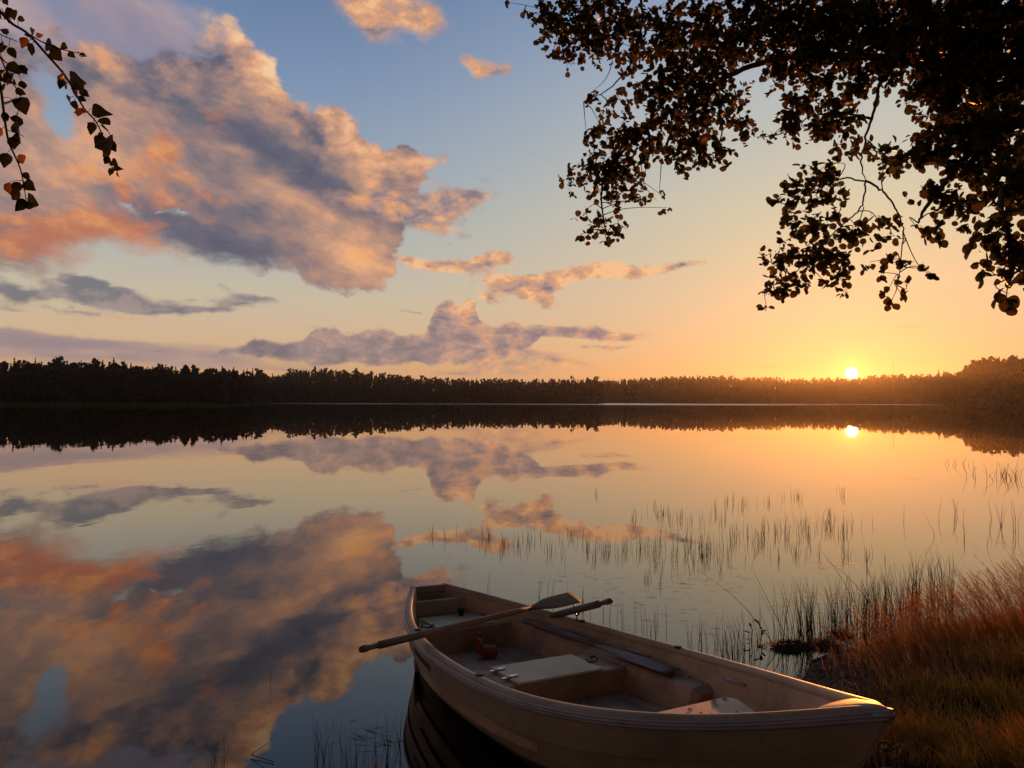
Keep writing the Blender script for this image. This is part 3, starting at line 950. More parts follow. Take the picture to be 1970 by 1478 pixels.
def build_boat():
    root = empty('rowing_boat')
    root.matrix_world = boat_matrix()
    tag(root, 'weathered beige fibreglass rowing boat with its bow on the grassy bank', 'boat')
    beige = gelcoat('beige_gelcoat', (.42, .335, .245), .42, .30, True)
    inner = gelcoat('inner_gelcoat', (.50, .355, .235), .55, .45)
    seatm = gelcoat('seat_gelcoat', (.72, .59, .40), .5, .22)
    grey = plain('grey_rubber_strip', (.34, .33, .36), .32, .5, .15, 9.0)
    black = plain('black_rubber', (.012, .012, .012), .5)
    steel = plain('stainless_steel', (.55, .53, .50), .28, .5, metallic=1.0)
    S = np.concatenate([np.linspace(0, 3.4, 52), np.linspace(3.46, BL, 26)])

    # outer skin, keel to gunwale on both sides
    secs = []
    for s in S:
        z, k = float(bz(s)), float(keel(s))
        f = FR
        n = z - f * (z - k)
        b = half_at(s, n)
        ss = rake(s, f)
        side = np.stack([ss, b, n], 1)
        secs.append(np.concatenate([side, (side * [1, -1, 1])[::-1]]))
    V, F = loft(secs)
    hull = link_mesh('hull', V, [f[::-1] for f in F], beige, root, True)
    hull.data.shade_smooth(); hull.data.set_sharp_from_angle(angle=math.radians(24))
    sm = hull.modifiers.new('solid', 'SOLIDIFY'); sm.thickness = .006; sm.offset = -1
    # transom
    t0 = secs[0]
    n = len(t0) // 2
    V = [tuple(p) for p in t0] + [tuple(p + np.array([.03, 0, 0])) for p in t0]
    F = [(i, 2 * n - 1 - i, 2 * n - 2 - i, i + 1) for i in range(n - 1)]
    F += [tuple(2 * n + q for q in f[::-1]) for f in F]
    F += [(0, 2 * n, 4 * n - 1, 2 * n - 1)]
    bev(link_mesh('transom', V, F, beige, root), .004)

    # rounded gunwale rim and the grey rubbing strip below it
    def rim(name, prof, mat, s0=0.0, s1=BL):
        out = []
        Sr = S[(S >= s0) & (S <= s1)]
        for sg in (1, -1):
            sec = []
            for s in Sr:
                w, z = float(bw(s)), float(bz(s)) - (.030 * max((s - 3.97) / .135, 0) ** 2 if name == 'gunwale' else 0)
                sec.append(np.array([(s + a * .0, sg * max(w + a, 0.0), z + b) for a, b in prof]))
            V, F = loft(sec, close=True)
            out.append((V, F if sg < 0 else [f[::-1] for f in F]))
        return link_mesh(name, *join(out), mat, root, True)
    rim('gunwale', [(.001, -.01), (.004, .010), (-.002, .026), (-.016, .034), (-.034, .034), (-.047, .026), (-.053, .012), (-.054, -.01), (-.046, -.02), (-.012, -.02)], beige)
    rim('rubbing_strip', [(.000, .009), (.010, .011), (.015, .007), (.016, .001), (.012, -.002), (.016, -.005), (.016, -.013), (.012, -.016), (.015, -.020), (.013, -.028), (.006, -.032), (-.004, -.028)], grey)
    tp = [(s_, t_) for s_, t_ in [(-.012, .170), (-.012, -.170), (.040, -.172), (.040, .172)]]
    prism('transom_cap', tp, -.030, .030, beige, root, .012)
    # bow cap
    sc = np.linspace(3.86, 4.105, 14)
    secs = []
    for s in sc:
        w = max(float(bw(min(s, BL))) - .004, .0) if s <= BL else 0
        w = max(w, .010) if s > 4.06 else w
        z = float(bz(min(s, BL))) + .030 - .034 * max((s - 3.97) / .135, 0) ** 2
        tt = np.linspace(-1, 1, 11)
        crown = .010 * (1 - tt ** 2)
        edge = .020 * np.abs(tt) ** 6
        secs.append(np.concatenate([np.stack([s + 0 * tt, tt * w, z + crown - edge], 1), np.stack([s + 0 * tt, tt[::-1] * w, z - .045 * (1 - .85 * max((s - 3.95) / .155, 0) ** 1.5) + 0 * tt], 1)]))
    V, F = loft(secs, close=True)
    F = list(F); k = len(secs[0]); F.append(tuple(range(k))[::-1]); F.append(tuple(range(len(V) - k, len(V))))
    cap = link_mesh('bow_cap', V, [f[::-1] for f in F], beige, root, True)
    # bow strip nose
    V, F = tube([(4.05, .045, .170), (4.088, .020, .176), (4.104, 0, .178), (4.088, -.020, .176), (4.05, -.045, .170)], .011, 8)
    link_mesh('stem_guard', V, F, grey, root, True)

    # inner moulding: sides and floor in one
    def floor_n(s): return np.interp(s, [0, .6, 1.4, 2.2, 2.7, 3.2, 3.6, 3.95], [-.33, -.35, -.36, -.35, -.325, -.275, -.19, -.05])
    secs = []
    for s in np.linspace(.03, 3.93, 70):
        z = float(bz(s)); fn = float(floor_n(s)); side = []
        for q in np.linspace(0, 1, 9):
            n = z - .005 + (fn - z) * q
            side.append((s, max(float(half_at(s, n)) - .055 - .012 * math.sin(q * 3.1), .004), n))
        bfl = side[-1][1]
        for q in (.92, .62, .60, .58, .30, .28, .26, 0):
            side.append((s, bfl * q, fn - .012 + (-.008 if q in (.60, .28) else 0)))
        side = np.array(side)
        secs.append(np.concatenate([side, (side * [1, -1, 1])[::-1][1:]]))
    V, F = loft(secs)
    link_mesh('inner_moulding', V, F, inner, root, True)

    # stern: raised board, stern seat with its hatch lid
    def liner(s, n): return float(half_at(s, n)) - .058
    def cross(s0, s1, n, k=8, trim=0.0):
        ss = np.linspace(s0, s1, k)
        return [(s, liner(s, n) - trim) for s in ss] + [(s, -liner(s, n) + trim) for s in ss[::-1]]
    prism('stern_board', cross(.185, .225, -.10, 3, -.01), -.30, -.052, inner, root, .010)
    prism('stern_locker', cross(.04, .18, -.16, 3), -.32, -.150, inner, root, .004)
    ss_ = prism('stern_seat', cross(.232, .66, -.19, 8), -.46, -.185, inner, root, .014)
    lid = prism('hatch_lid', [(.25, -.20), (.25, .26), (.64, .27), (.64, -.225)], -.184, -.170, seatm, root, .006)
    kv, kf = join([tube([(.33, .13, -.172), (.33, .13, -.150)], .018, 14), tube([(.33, .13, -.150), (.33, .13, -.144), (.33, .13, -.120), (.33, .13, -.113)], [.018, .026, .026, .020], 14)])
    link_mesh('lid_knob', kv, kf, black, root, True)
    for i, (c, r) in enumerate((((.52, -.235, -.176), 0), ((.40, .275, -.176), 0))):
        v, f = join([bx(c, (.030, .075, .010)), bx((c[0], c[1] + .02, c[2] + .012), (.022, .030, .014))])
        bev(link_mesh('latch', v, f, steel, root), .003)
    v, f = tube([(.43, -.29, -.186), (.43, -.29, -.150), (.445, -.29, -.138), (.485, -.29, -.138), (.50, -.29, -.15), (.50, -.29, -.186)], .008, 8)
    link_mesh('seat_handle', v, f, inner, root, True)

    # benches along both sides
    for sg in (1, -1):
        secs = []
        for s in np.linspace(.98, 2.60, 36):
            e = min((s - .98) / .05, (2.60 - s) / .05, 1.0)
            e = math.sin(max(e, 0.0) * math.pi / 2)
            top = -.200 + (e - 1) * .03
            xi = .475 + (1 - e) * .03
            fn = float(floor_n(s)) - .01
            xo = max(float(half_at(s, top)) - .05, xi + .02)
            pr = [(xi - .045, fn), (xi - .012, top - .04), (xi - .003, top - .012), (xi + .012, top), (xo, top + .002), (xo, fn)]
            secs.append(np.array([(s, sg * a, b) for a, b in pr]))
        V, F = loft(secs, close=True)
        F = list(F); k = 6; F.append(tuple(range(k))[::-1]); F.append(tuple(range(len(V) - k, len(V))))
        b = link_mesh('side_bench', V, F if sg > 0 else [f[::-1] for f in F], inner, root)
        bev(b, .010, 3, 40)

    # middle seat: a box with a lid held by latches
    prism('thwart', [(1.600, -.462), (1.600, .462), (1.985, .462), (1.985, -.462)], -.475, -.216, inner, root, .016)
    tl = prism('thwart_lid', [(1.612, -.335), (1.612, .295), (1.992, .275), (1.992, -.355)], -.217, -.198, seatm, root, .012)
    for (a, b) in ((1.70, -.340), (1.865, -.350)):
        v, f = join([bx((a, b - .020, -.199), (.026, .042, .006)), bx((a, b + .034, -.193), (.034, .044, .006)), tube([(a - .018, b + .004, -.193), (a + .018, b + .004, -.193)], .008, 8),
                     bx((a, b + .060, -.190), (.024, .018, .005))])
        bev(link_mesh('latch', v, f, steel, root), .002)
    v, f = join([bx((1.80, .315, -.200), (.05, .05, .012)), tube([(1.78, .33, -.196), (1.775, .345, -.186), (1.79, .36, -.184), (1.82, .355, -.188), (1.83, .34, -.196)], .005, 8), bx((1.84, .30, -.193), (.03, .06, .008))])
    link_mesh('hasp', v, f, black, root)

    # bow seat plank
    bs = prism('bow_seat', [(3.02, -.335), (2.99, -.31), (2.99, .275), (3.01, .305), (3.05, .315), (3.27, .225), (3.62, .10), (3.62, -.10), (3.27, -.235)], -.135, -.100, seatm, root, .010)
    prism('bow_bulkhead', [(3.06, -.28), (3.06, .28), (3.10, .28), (3.10, -.28)], -.36, -.136, inner, root, 0)

    # rowlock sockets, grab handles, slots
    def far_pt(s, drop, off): return (s, float(half_at(s, float(bz(s)) - drop)) - .055 - off, float(bz(s)) - drop)
    for s, sg in ((1.02, 1), (1.80, 1), (2.66, 1), (1.02, -1), (2.05, -1)):
        pa, pb = far_pt(s, .055, .012), far_pt(s + .20, .060, .012)
        pts = [(pa[0], pa[1] + .03, pa[2]), pa, pb, (pb[0], pb[1] + .03, pb[2])]
        v, f = tube([(a, sg * b, c) for a, b, c in pts], .010, 8)
        link_mesh('grab_handle', v, f, grey if sg > 0 else inner, root, True)
    for s, sg in ((1.30, 1), (2.22, 1), (2.12, -1), (1.02, -1)):
        w, z = float(bw(s)), float(bz(s))
        v, f = join([tube([(s, sg * (w - .035), z + .028), (s, sg * (w - .035), z + .041)], .024, 14), tube([(s, sg * (w - .035), z + .0405), (s, sg * (w - .035), z + .0425)], .011, 12)])
        link_mesh('rowlock_socket', v, f, black, root)
    sec = []
    for s in np.linspace(1.02, 1.42, 9):
        for_n = [float(bz(s)) - .075, float(bz(s)) - .115]
        sec.append(np.array([(s, -(float(half_at(s, n)) + e), n) for n in for_n for e in ((.004, -.004) if n == for_n[0] else (-.004, .004))]))
    V, F = loft(sec, close=True); F = list(F) + [(0, 1, 2, 3), (32, 35, 34, 33)]
    link_mesh('hull_slot', V, F, black, root)
    # fitting at the stern foot
    v, f = tube([(-.005, .0, -.50), (-.05, 0, -.49), (-.06, 0, -.44), (-.03, 0, -.40), (.0, 0, -.40)], .008, 8)
    link_mesh('tow_eye', v, f, steel, root, True)
    v, f = tube([(3.98, 0, -.10), (4.03, 0, -.12), (4.02, 0, -.17), (3.93, 0, -.18)], .008, 8)
    link_mesh('bow_eye', v, f, steel, root, True)
    return root


BOAT = build_boat()


def boat_pt(s, t, n):
    return B_O + s * B_S + t * B_T + n * B_N


def pix_on_boat(px, py, n):
    d = ray(px, py); C = np.array([0, 0, EYE])
    k = ((B_O + n * B_N - C) @ B_N) / (d @ B_N)
    return C + d * k


def frame_matrix(origin, x, z_hint):
    x = np.asarray(x, float); x /= np.linalg.norm(x)
    y = np.cross(z_hint, x); y /= np.linalg.norm(y)
    z = np.cross(x, y)
    M = Matrix.Identity(4)
    for i, v in enumerate((x, y, z, origin)):
        for j in range(3): M[j][i] = float(v[j])
    return M


def make_oar(label, P0, P1, face, mats, blade_len=.52, blade_w=.062, r=.024, collar=None):
    """An oar from the end of its grip P0 to the tip of its blade P1; face = normal of the blade."""
    P0, P1 = np.asarray(P0, float), np.asarray(P1, float)
    L = float(np.linalg.norm(P1 - P0))
    e = empty('oar')
    e.matrix_world = frame_matrix(P0, P1 - P0, np.asarray(face, float))
    tag(e, label, 'oar')
    xs = [0.0, .008, .03, .055, .075, .13, .145, .15, .19, .5, L - blade_len - .1, L - blade_len + .06]
    rs = [.006, .017, .0215, .021, .0165, .0165, .0165, r, r, r * .98, r * .80, r * .62]
    v, f = tube([(x, 0, 0) for x in xs], rs, 14)
    link_mesh('shaft', v, f, mats[0], e, True)
    secs = []
    for q in np.linspace(0, 1, 16):
        x = L - blade_len + q * blade_len
        w = np.interp(q, [0, .15, .42, .6, .93, 1.0], [r * .6, r * .85, blade_w * .88, blade_w, blade_w * 1.02, blade_w * .93])
        th = np.interp(q, [0, .3, 1], [r * .6, .012, .0055])
        a = np.linspace(0, 2 * math.pi, 14, endpoint=False)
        ce = np.sign(np.cos(a)) * np.abs(np.cos(a)) ** .6
        secs.append(np.stack([0 * a + x, w * ce, th * np.sin(a)], 1))
    V, F = loft(secs, close=True); F = list(F) + [tuple(range(14))[::-1], tuple(range(len(V) - 14, len(V)))]
    link_mesh('blade', V, F, mats[1], e, True)
    if collar:
        v, f = tube([(collar - .05, 0, 0), (collar + .05, 0, 0)], r + .004, 14)
        link_mesh('collar', v, f, mats[2], e, True)
    return e


def build_boat_gear():
    w1 = wood('oar_wood_varnished', (.30, .185, .115)); w1b = wood('oar_blade_brown', (.17, .105, .062))
    w2 = wood('oar_wood_grey', (.17, .135, .125)); w2b = wood('oar_blade_grey', (.27, .225, .235), .7)
    rub = plain('oar_rubber', (.02, .018, .016), .6)
    # 1: laid across both gunwales
    a, b = pix_on_boat(806, 1224, -.032), pix_on_boat(1030, 1168, -.022)
    def along(px):
        lo, hi = -3.0, 4.0
        for _ in range(60):
            m = (lo + hi) / 2; p = a + (b - a) * m
            d = p - np.array([0, 0, EYE])
            x = PX + FOC * d[0] / (d[1] * math.cos(PITCH) + d[2] * math.sin(PITCH))
            if x < px: lo = m
            else: hi = m
        return a + (b - a) * lo
    P0, P1 = along(692), along(1109)
    print('OAR1 length', np.linalg.norm(P1 - P0), P0, P1)
    face = np.array([-.10, -.62, .78])
    make_oar('brown wooden oar laid across the boat from gunwale to gunwale', P0, P1, face, (w1, w1b, rub), blade_len=.62, blade_w=.072)
    # 2: in the far rowlock, blade down in the water outside
    lk = pix_on_boat(1112, 1187, -.045)
    u = np.array([-.70, 1.10, -.50]); u /= np.linalg.norm(u)
    up = np.array([0, 0, .055])
    make_oar('dark oar hung in the far rowlock with its grip sticking up', lk + up - u * .42, lk + up + u * 1.75, [0.2, .3, .9], (w2, w2b, rub), r=.026)
    e = empty('rowlock'); e.matrix_world = frame_matrix(lk, -B_S, B_N); tag(e, 'curved metal rowlock in the far gunwale under the dark oar', 'rowlock')
    st = bpy.data.materials['stainless_steel']
    v, f = tube([(0, 0, -.03), (0, 0, .012)], .008, 8); link_mesh('pin', v, f, st, e, True)
    v, f = tube([(-.035, 0, .085), (-.034, 0, .05), (-.018, 0, .022), (0, 0, .012), (.018, 0, .022), (.034, 0, .05), (.036, 0, .085)], .008, 8); link_mesh('horn', v, f, st, e, True)
    # 3: stowed on the far side bench
    q0, q1 = boat_pt(.80, .425, -.150), boat_pt(2.33, .535, -.170)
    make_oar('grey weathered oar stowed flat along the far side bench', q0, q1, B_N, (w2, w2b, rub), blade_len=.70, blade_w=.075, r=.026)

    # bailer
    org = plain('orange_plastic', (.34, .055, .012), .55, .4, .25, 12.0)
    c = pix_on_boat(936, 1262, -.350)
    e = empty('bailer'); e.matrix_world = frame_matrix(c, [.93, .30, 0], B_N); e.scale = (.82, .82, .82); tag(e, 'orange plastic bailer lying on the boat floor under the oar', 'bailer')
    secs = []
    path = [(-.060, 0, .150), (-.058, 0, .135), (-.055, 0, .10), (-.045, 0, .062), (-.010, 0, .045), (.045, 0, .040), (.10, 0, .036), (.106, 0, .036)]
    rads = [(.022, .030), (.034, .042), (.040, .050), (.050, .062), (.052, .068), (.050, .068), (.048, .066), (.040, .058)]
    P = np.array(path); T = np.gradient(P, axis=0); T /= np.linalg.norm(T, axis=1)[:, None]
    for p, t, (ra, rb) in zip(P, T, rads):
        uu = np.cross([0, 1, 0], t)
        a = np.linspace(0, 2 * math.pi, 16, endpoint=False)
        secs.append(p + ra * np.cos(a)[:, None] * uu + rb * np.sin(a)[:, None] * np.array([0, 1.0, 0]))
    V, F = loft(secs, close=True); F = list(F) + [tuple(range(16))[::-1], tuple(range(len(V) - 16, len(V)))]
    link_mesh('body', V, F, org, e, True)
    a = np.linspace(-.3, 2 * math.pi - 1.0, 18)
    v, f = tube([(-.085 + .040 * math.cos(t), 0, .178 + .026 * math.sin(t)) for t in a], .011, 8)
    link_mesh('handle', v, f, org, e, True)

    # dead leaves and straw that blew into the boat
    q = np.random.default_rng(12)
    dl = plain('dead_leaf', (.11, .065, .035), .8, .2, per_island=.6)
    V, F = [], []
    for _ in range(70):
        k = q.integers(3)
        if k == 0: s_, t_, n_ = q.uniform(2.0, 2.55), q.uniform(.49, .62), -.196
        elif k == 1: s_, t_, n_ = q.uniform(.75, 2.6), q.uniform(-.40, .40), -.352
        else: s_, t_, n_ = q.uniform(3.02, 3.3), q.uniform(-.2, .25), -.0985
        if k == 1 and 1.57 < s_ < 2.02: continue
        an, L = q.uniform(0, 6.28), q.uniform(.008, .022)
        w = L * q.uniform(.25, .6)
        d = np.array([math.cos(an), math.sin(an)]); e2 = np.array([-d[1], d[0]])
        c_ = np.array([s_, t_]); i0 = len(V)
        for pp_, hh in ((c_ - d * L, 0), (c_ + e2 * w, .004), (c_ + d * L, .001), (c_ - e2 * w, .005)):
            V.append(boat_pt(pp_[0], pp_[1], n_ + hh))
        F.append((i0, i0 + 3, i0 + 2, i0 + 1))
    tag(arr_mesh('leaf_litter', V, F, dl), 'brown leaf scraps scattered on the boat floor, bench and bow seat', 'litter', kind='stuff')

    # mooring rope from the bow eye down to the ground
    rp = plain('old_rope', (.20, .135, .09), .9, .1, .5, 60.0, bump=.003)
    b0 = boat_pt(4.02, -.005, -.15)
    gz = lambda x, y, h: np.array([x, y, float(ground_z(x, y)) + h])
    pts = [b0, b0 + [.03, -.04, -.20], gz(b0[0] + .08, b0[1] - .06, .02), gz(1.72, 3.05, .015), gz(1.80, 3.45, .03), gz(1.88, 3.75, .04)]
    cx, cy = 1.975, 4.02
    for k in range(19):
        a = -2.2 + k * .95
        rr = .050 + .016 * math.sin(k * 2.1)
        pts.append(gz(cx + rr * math.cos(a), cy + rr * .8 * math.sin(a), .02 + .006 * k + .018 * math.sin(k * 1.7)))
    pts += [gz(cx - .02, cy - .02, .15), gz(cx - .09, cy - .05, .17), gz(cx - .12, cy - .10, .06), gz(cx - .13, cy - .24, .02)]
    pts = np.array(pts); tt = np.arange(len(pts)); ti = np.linspace(0, len(pts) - 1, 220)
    pp = np.stack([cubic(tt, pts[:, i], ti) for i in range(3)], 1)
    v, f = tube(pp, .0085, 8)
    o = link_mesh('mooring_rope', v, f, rp, None, True); tag(o, 'old mooring rope coiled in a heap on the ground beyond the bow', 'rope')


build_boat_gear()
# ------------------------------------------------------------------ blades
def blades(base, h, lean, w, seg=3, sag=0.0, r=None):
    """Tapered ribbons: base (n,3), height (n), lean (n,2) = tip offset, half width (n)."""
    n = len(base)
    face = r.uniform(0, math.pi, n)
    sx, sy = np.cos(face) * w, np.sin(face) * w
    V = np.zeros((n, (seg + 1) * 2, 3))
    for i in range(seg + 1):
        t = i / seg
        x = base[:, 0] + lean[:, 0] * t ** 1.8; y = base[:, 1] + lean[:, 1] * t ** 1.8
        z = base[:, 2] + h * (t - sag * t ** 3)
        k = (1 - t) ** .7 * .95 + .05
        V[:, 2 * i] = np.stack([x - sx * k, y - sy * k, z], 1)
        V[:, 2 * i + 1] = np.stack([x + sx * k, y + sy * k, z], 1)
    o = np.arange(n)[:, None, None] * (seg + 1) * 2
    q = np.array([[2 * i, 2 * i + 1, 2 * i + 3, 2 * i + 2] for i in range(seg)])[None]
    return V.reshape(-1, 3), (o + q).reshape(-1, 4)


def stems(base, h, lean, rad, seg=6, wob=0.0, r=None, kink=None):
    """Thin three-sided rush stems."""
    n = len(base); S = seg + 1
    V = np.zeros((n, S * 3, 3))
    ph = r.uniform(0, 6.28, n)
    for i in range(S):
        t = i / seg
        cx = base[:, 0] + lean[:, 0] * t ** 1.6 + wob * h * np.sin(ph + t * 5) * t
        cy = base[:, 1] + lean[:, 1] * t ** 1.6 + wob * h * np.cos(ph * 1.3 + t * 4) * t
        cz = base[:, 2] + h * t
        rr = rad * (1 - .7 * t)
        for j in range(3):
            a = ph + j * 2.0944
            V[:, 3 * i + j] = np.stack([cx + rr * np.cos(a), cy + rr * np.sin(a), cz], 1)
    o = np.arange(n)[:, None, None] * S * 3
    q = np.array([[3 * i + j, 3 * i + (j + 1) % 3, 3 * i + 3 + (j + 1) % 3, 3 * i + 3 + j] for i in range(seg) for j in range(3)])[None]
    return V.reshape(-1, 3), (o + q).reshape(-1, 4)


def cat(parts):
    V, F, n = [], [], 0
    for v, f in parts:
        V.append(v); F.append(f + n); n += len(v)
    return np.concatenate(V), np.concatenate(F)


def in_boat(x, y):
    """True under the hull."""
    p = np.stack([x, y], 1) - B_O[:2]
    s = p @ (B_S[:2] / np.linalg.norm(B_S[:2])); t = p @ (B_T[:2] / np.linalg.norm(B_T[:2]))
    return (s > -.1) & (s < 4.0) & (np.abs(t) < np.interp(s, [0, 1, 2, 3, 3.7, 4.0], [.2, .5, .6, .48, .2, .05]))


def foliage_mat(name, a, b, trans, tw, patch=0.0, pc=(0.16, .05, .02)):
    m, g, out = new_mat(name)
    ge = g.node('ShaderNodeNewGeometry')
    rnd = X(g, ge.outputs['Random Per Island'])
    c = g.mix(rnd, (*a, 1), (*b, 1))
    if patch:
        nz = g.noise(ge.outputs['Position'], 1.1, 3.0, .6)
        c = g.mix(g.smooth(nz, .46, .62) * patch, c, (*pc, 1))
    p = g.node('ShaderNodeBsdfPrincipled')
    p.inputs['Roughness'].default_value = .55; p.inputs['Specular IOR Level'].default_value = .35
    g.put(p.inputs['Base Color'], c)
    t = g.node('ShaderNodeBsdfTranslucent')
    g.put(t.inputs['Color'], g.mix(1.0, c, (*trans, 1), 'MULTIPLY'))
    mx = g.node('ShaderNodeMixShader'); mx.inputs[0].default_value = tw
    g.t.links.new(p.outputs[0], mx.inputs[1]); g.t.links.new(t.outputs[0], mx.inputs[2])
    g.t.links.new(mx.outputs[0], out.inputs[0])
    return m


def build_grass():
    r = np.random.default_rng(3)
    gm = foliage_mat('bank_grass', (.15, .135, .036), (.38, .25, .085), (1.7, 1.2, .55), .55, .55, (.42, .17, .055))
    rm = foliage_mat('seed_grass', (.36, .20, .09), (.52, .33, .16), (1.4, 1.1, .75), .55)
    # short turf, denser near the eye
    n = 150000
    y = 2.45 + 11.0 * r.random(n) ** 1.7
    x = r.uniform(.8, 1.0, n) * 0 + r.uniform(.85, 1.0, n) * 0 + r.uniform(0.9, .9, n) * 0 + .9 + r.random(n) * (y * .70 + .2 - .9)
    d = land(x, y) + hashn(x * .8, y * .8) * .22
    keep = (d > .28 + .16 * r.random(n)) & ~in_boat(x, y) & (x > .9)
    clump = hashn(x * 1.9, y * 1.9) + .6 * hashn(x * 4.3 + 3, y * 4.3)
    keep &= r.random(n) < np.clip(.62 + clump * .5, .15, 1) * np.clip((d - .2) / .55, .12, 1)
    keep &= (np.hypot(x - 1.53, y - 2.72) > .30) & (np.hypot(x - 1.97, y - 3.86) > .25) & (np.hypot(x - 2.05, y - 3.75) > .20) & (np.hypot(x - 2.35, y - 3.75) > .16)
    x, y, d, clump = x[keep], y[keep], d[keep], clump[keep]
    n = len(x)
    h = r.uniform(.07, .24, n) * np.clip(.75 + clump * .35, .4, 1.4) * np.clip(.6 + d * .45, .6, 1.5)
    tall = np.clip((x - 2.0) / 2.4, 0, 1)
    h *= 1 + .55 * tall
    lean = np.stack([r.normal(-.20, .32, n) * h, r.normal(0, .30, n) * h], 1)
    V, F = blades(np.stack([x, y, ground_z(x, y) - .01], 1), h, lean, r.uniform(.0012, .0030, n) * (1 + .12 * y), 3, .22, r)
    o = arr_mesh('grass', V, F, gm); tag(o, 'brownish green grass covering the bank beside the boat', 'grass', kind='stuff')
    print('grass', n)

    # tall seeding grass near the waterline, heads nodding to the left
    parts = []
    n = 3600
    u = r.random(n)
    x = 2.75 + 5.2 * u + r.normal(0, .25, n); y = np.interp(x, [2.2, 2.9, 3.6, 4.6, 7, 9], [5.75, 6.35, 6.75, 7.25, 8.3, 9.4]) + r.normal(-.25, .40, n)
    d = land(x, y)
    keep = (d > .05) & (d < 2.6)
    x, y, d = x[keep], y[keep], d[keep]; n = len(x)
    h = r.uniform(.28, .62, n) * np.clip(.55 + (x - 2.6) * .18, .5, 1.05)
    lean = np.stack([r.normal(-.42, .16, n) * h, r.normal(.02, .16, n) * h], 1)
    base = np.stack([x, y, ground_z(x, y) - .01], 1)
    parts.append(stems(base, h, lean, np.full(n, .0016), 6, .01, r))
    # panicles: small ribbons along the last third
    k = 12
    t = r.uniform(.70, 1.0, (n, k))
    hx = base[:, 0:1] + lean[:, 0:1] * t ** 1.6; hy = base[:, 1:2] + lean[:, 1:2] * t ** 1.6; hz = base[:, 2:3] + h[:, None] * t
    hb = np.stack([hx, hy, hz], 2).reshape(-1, 3)
    m = len(hb)
    hl = np.stack([np.repeat(lean[:, 0], k) * .07 + r.normal(-.012, .014, m), r.normal(0, .016, m)], 1)
    parts.append(blades(hb, r.uniform(.012, .04, m), hl, r.uniform(.0014, .0030, m), 1, 0, r))
    # leaves at their feet
    n2 = 9000
    i = r.integers(0, n, n2)
    b2 = base[i] + np.stack([r.normal(0, .08, n2), r.normal(0, .08, n2), np.zeros(n2)], 1)
    b2[:, 2] = ground_z(b2[:, 0], b2[:, 1]) - .01
    h2 = r.uniform(.10, .28, n2)
    parts.append(blades(b2, h2, np.stack([r.normal(-.25, .25, n2) * h2, r.normal(0, .25, n2) * h2], 1), r.uniform(.0015, .0032, n2), 3, .2, r))
    V, F = cat(parts)
    o = arr_mesh('seeding_grass', V, F, rm); tag(o, 'tall reddish seeding grass leaning left along the waterline', 'tall grass', kind='stuff')

    # litter on the bare shore behind the boat
    n = 7000
    x = r.uniform(1.2, 4.2, n); y = np.interp(x, [1.0, 1.6, 2.15, 2.97, 4.5], [3.95, 4.75, 5.75, 6.35, 7.2]) + r.uniform(-1.1, .12, n)
    keep = ~in_boat(x, y) & (land(x, y) > -.12)
    x, y = x[keep], y[keep]; n = len(x)
    L = r.uniform(.04, .26, n); a = r.normal(.3, .7, n)
    lean = np.stack([L * np.cos(a), L * np.sin(a)], 1)
    z = np.maximum(ground_z(x, y), 0) + .006
    V, F = blades(np.stack([x, y, z], 1), r.uniform(.002, .05, n), lean, r.uniform(.0015, .005, n), 3, 0, r)
    o = arr_mesh('reed_litter', V, F, foliage_mat('dead_reed', (.10, .06, .038), (.21, .13, .085), (1, .8, .6), .15)); tag(o, 'dead reed stalks littering the muddy shore behind the boat', 'litter', kind='stuff')


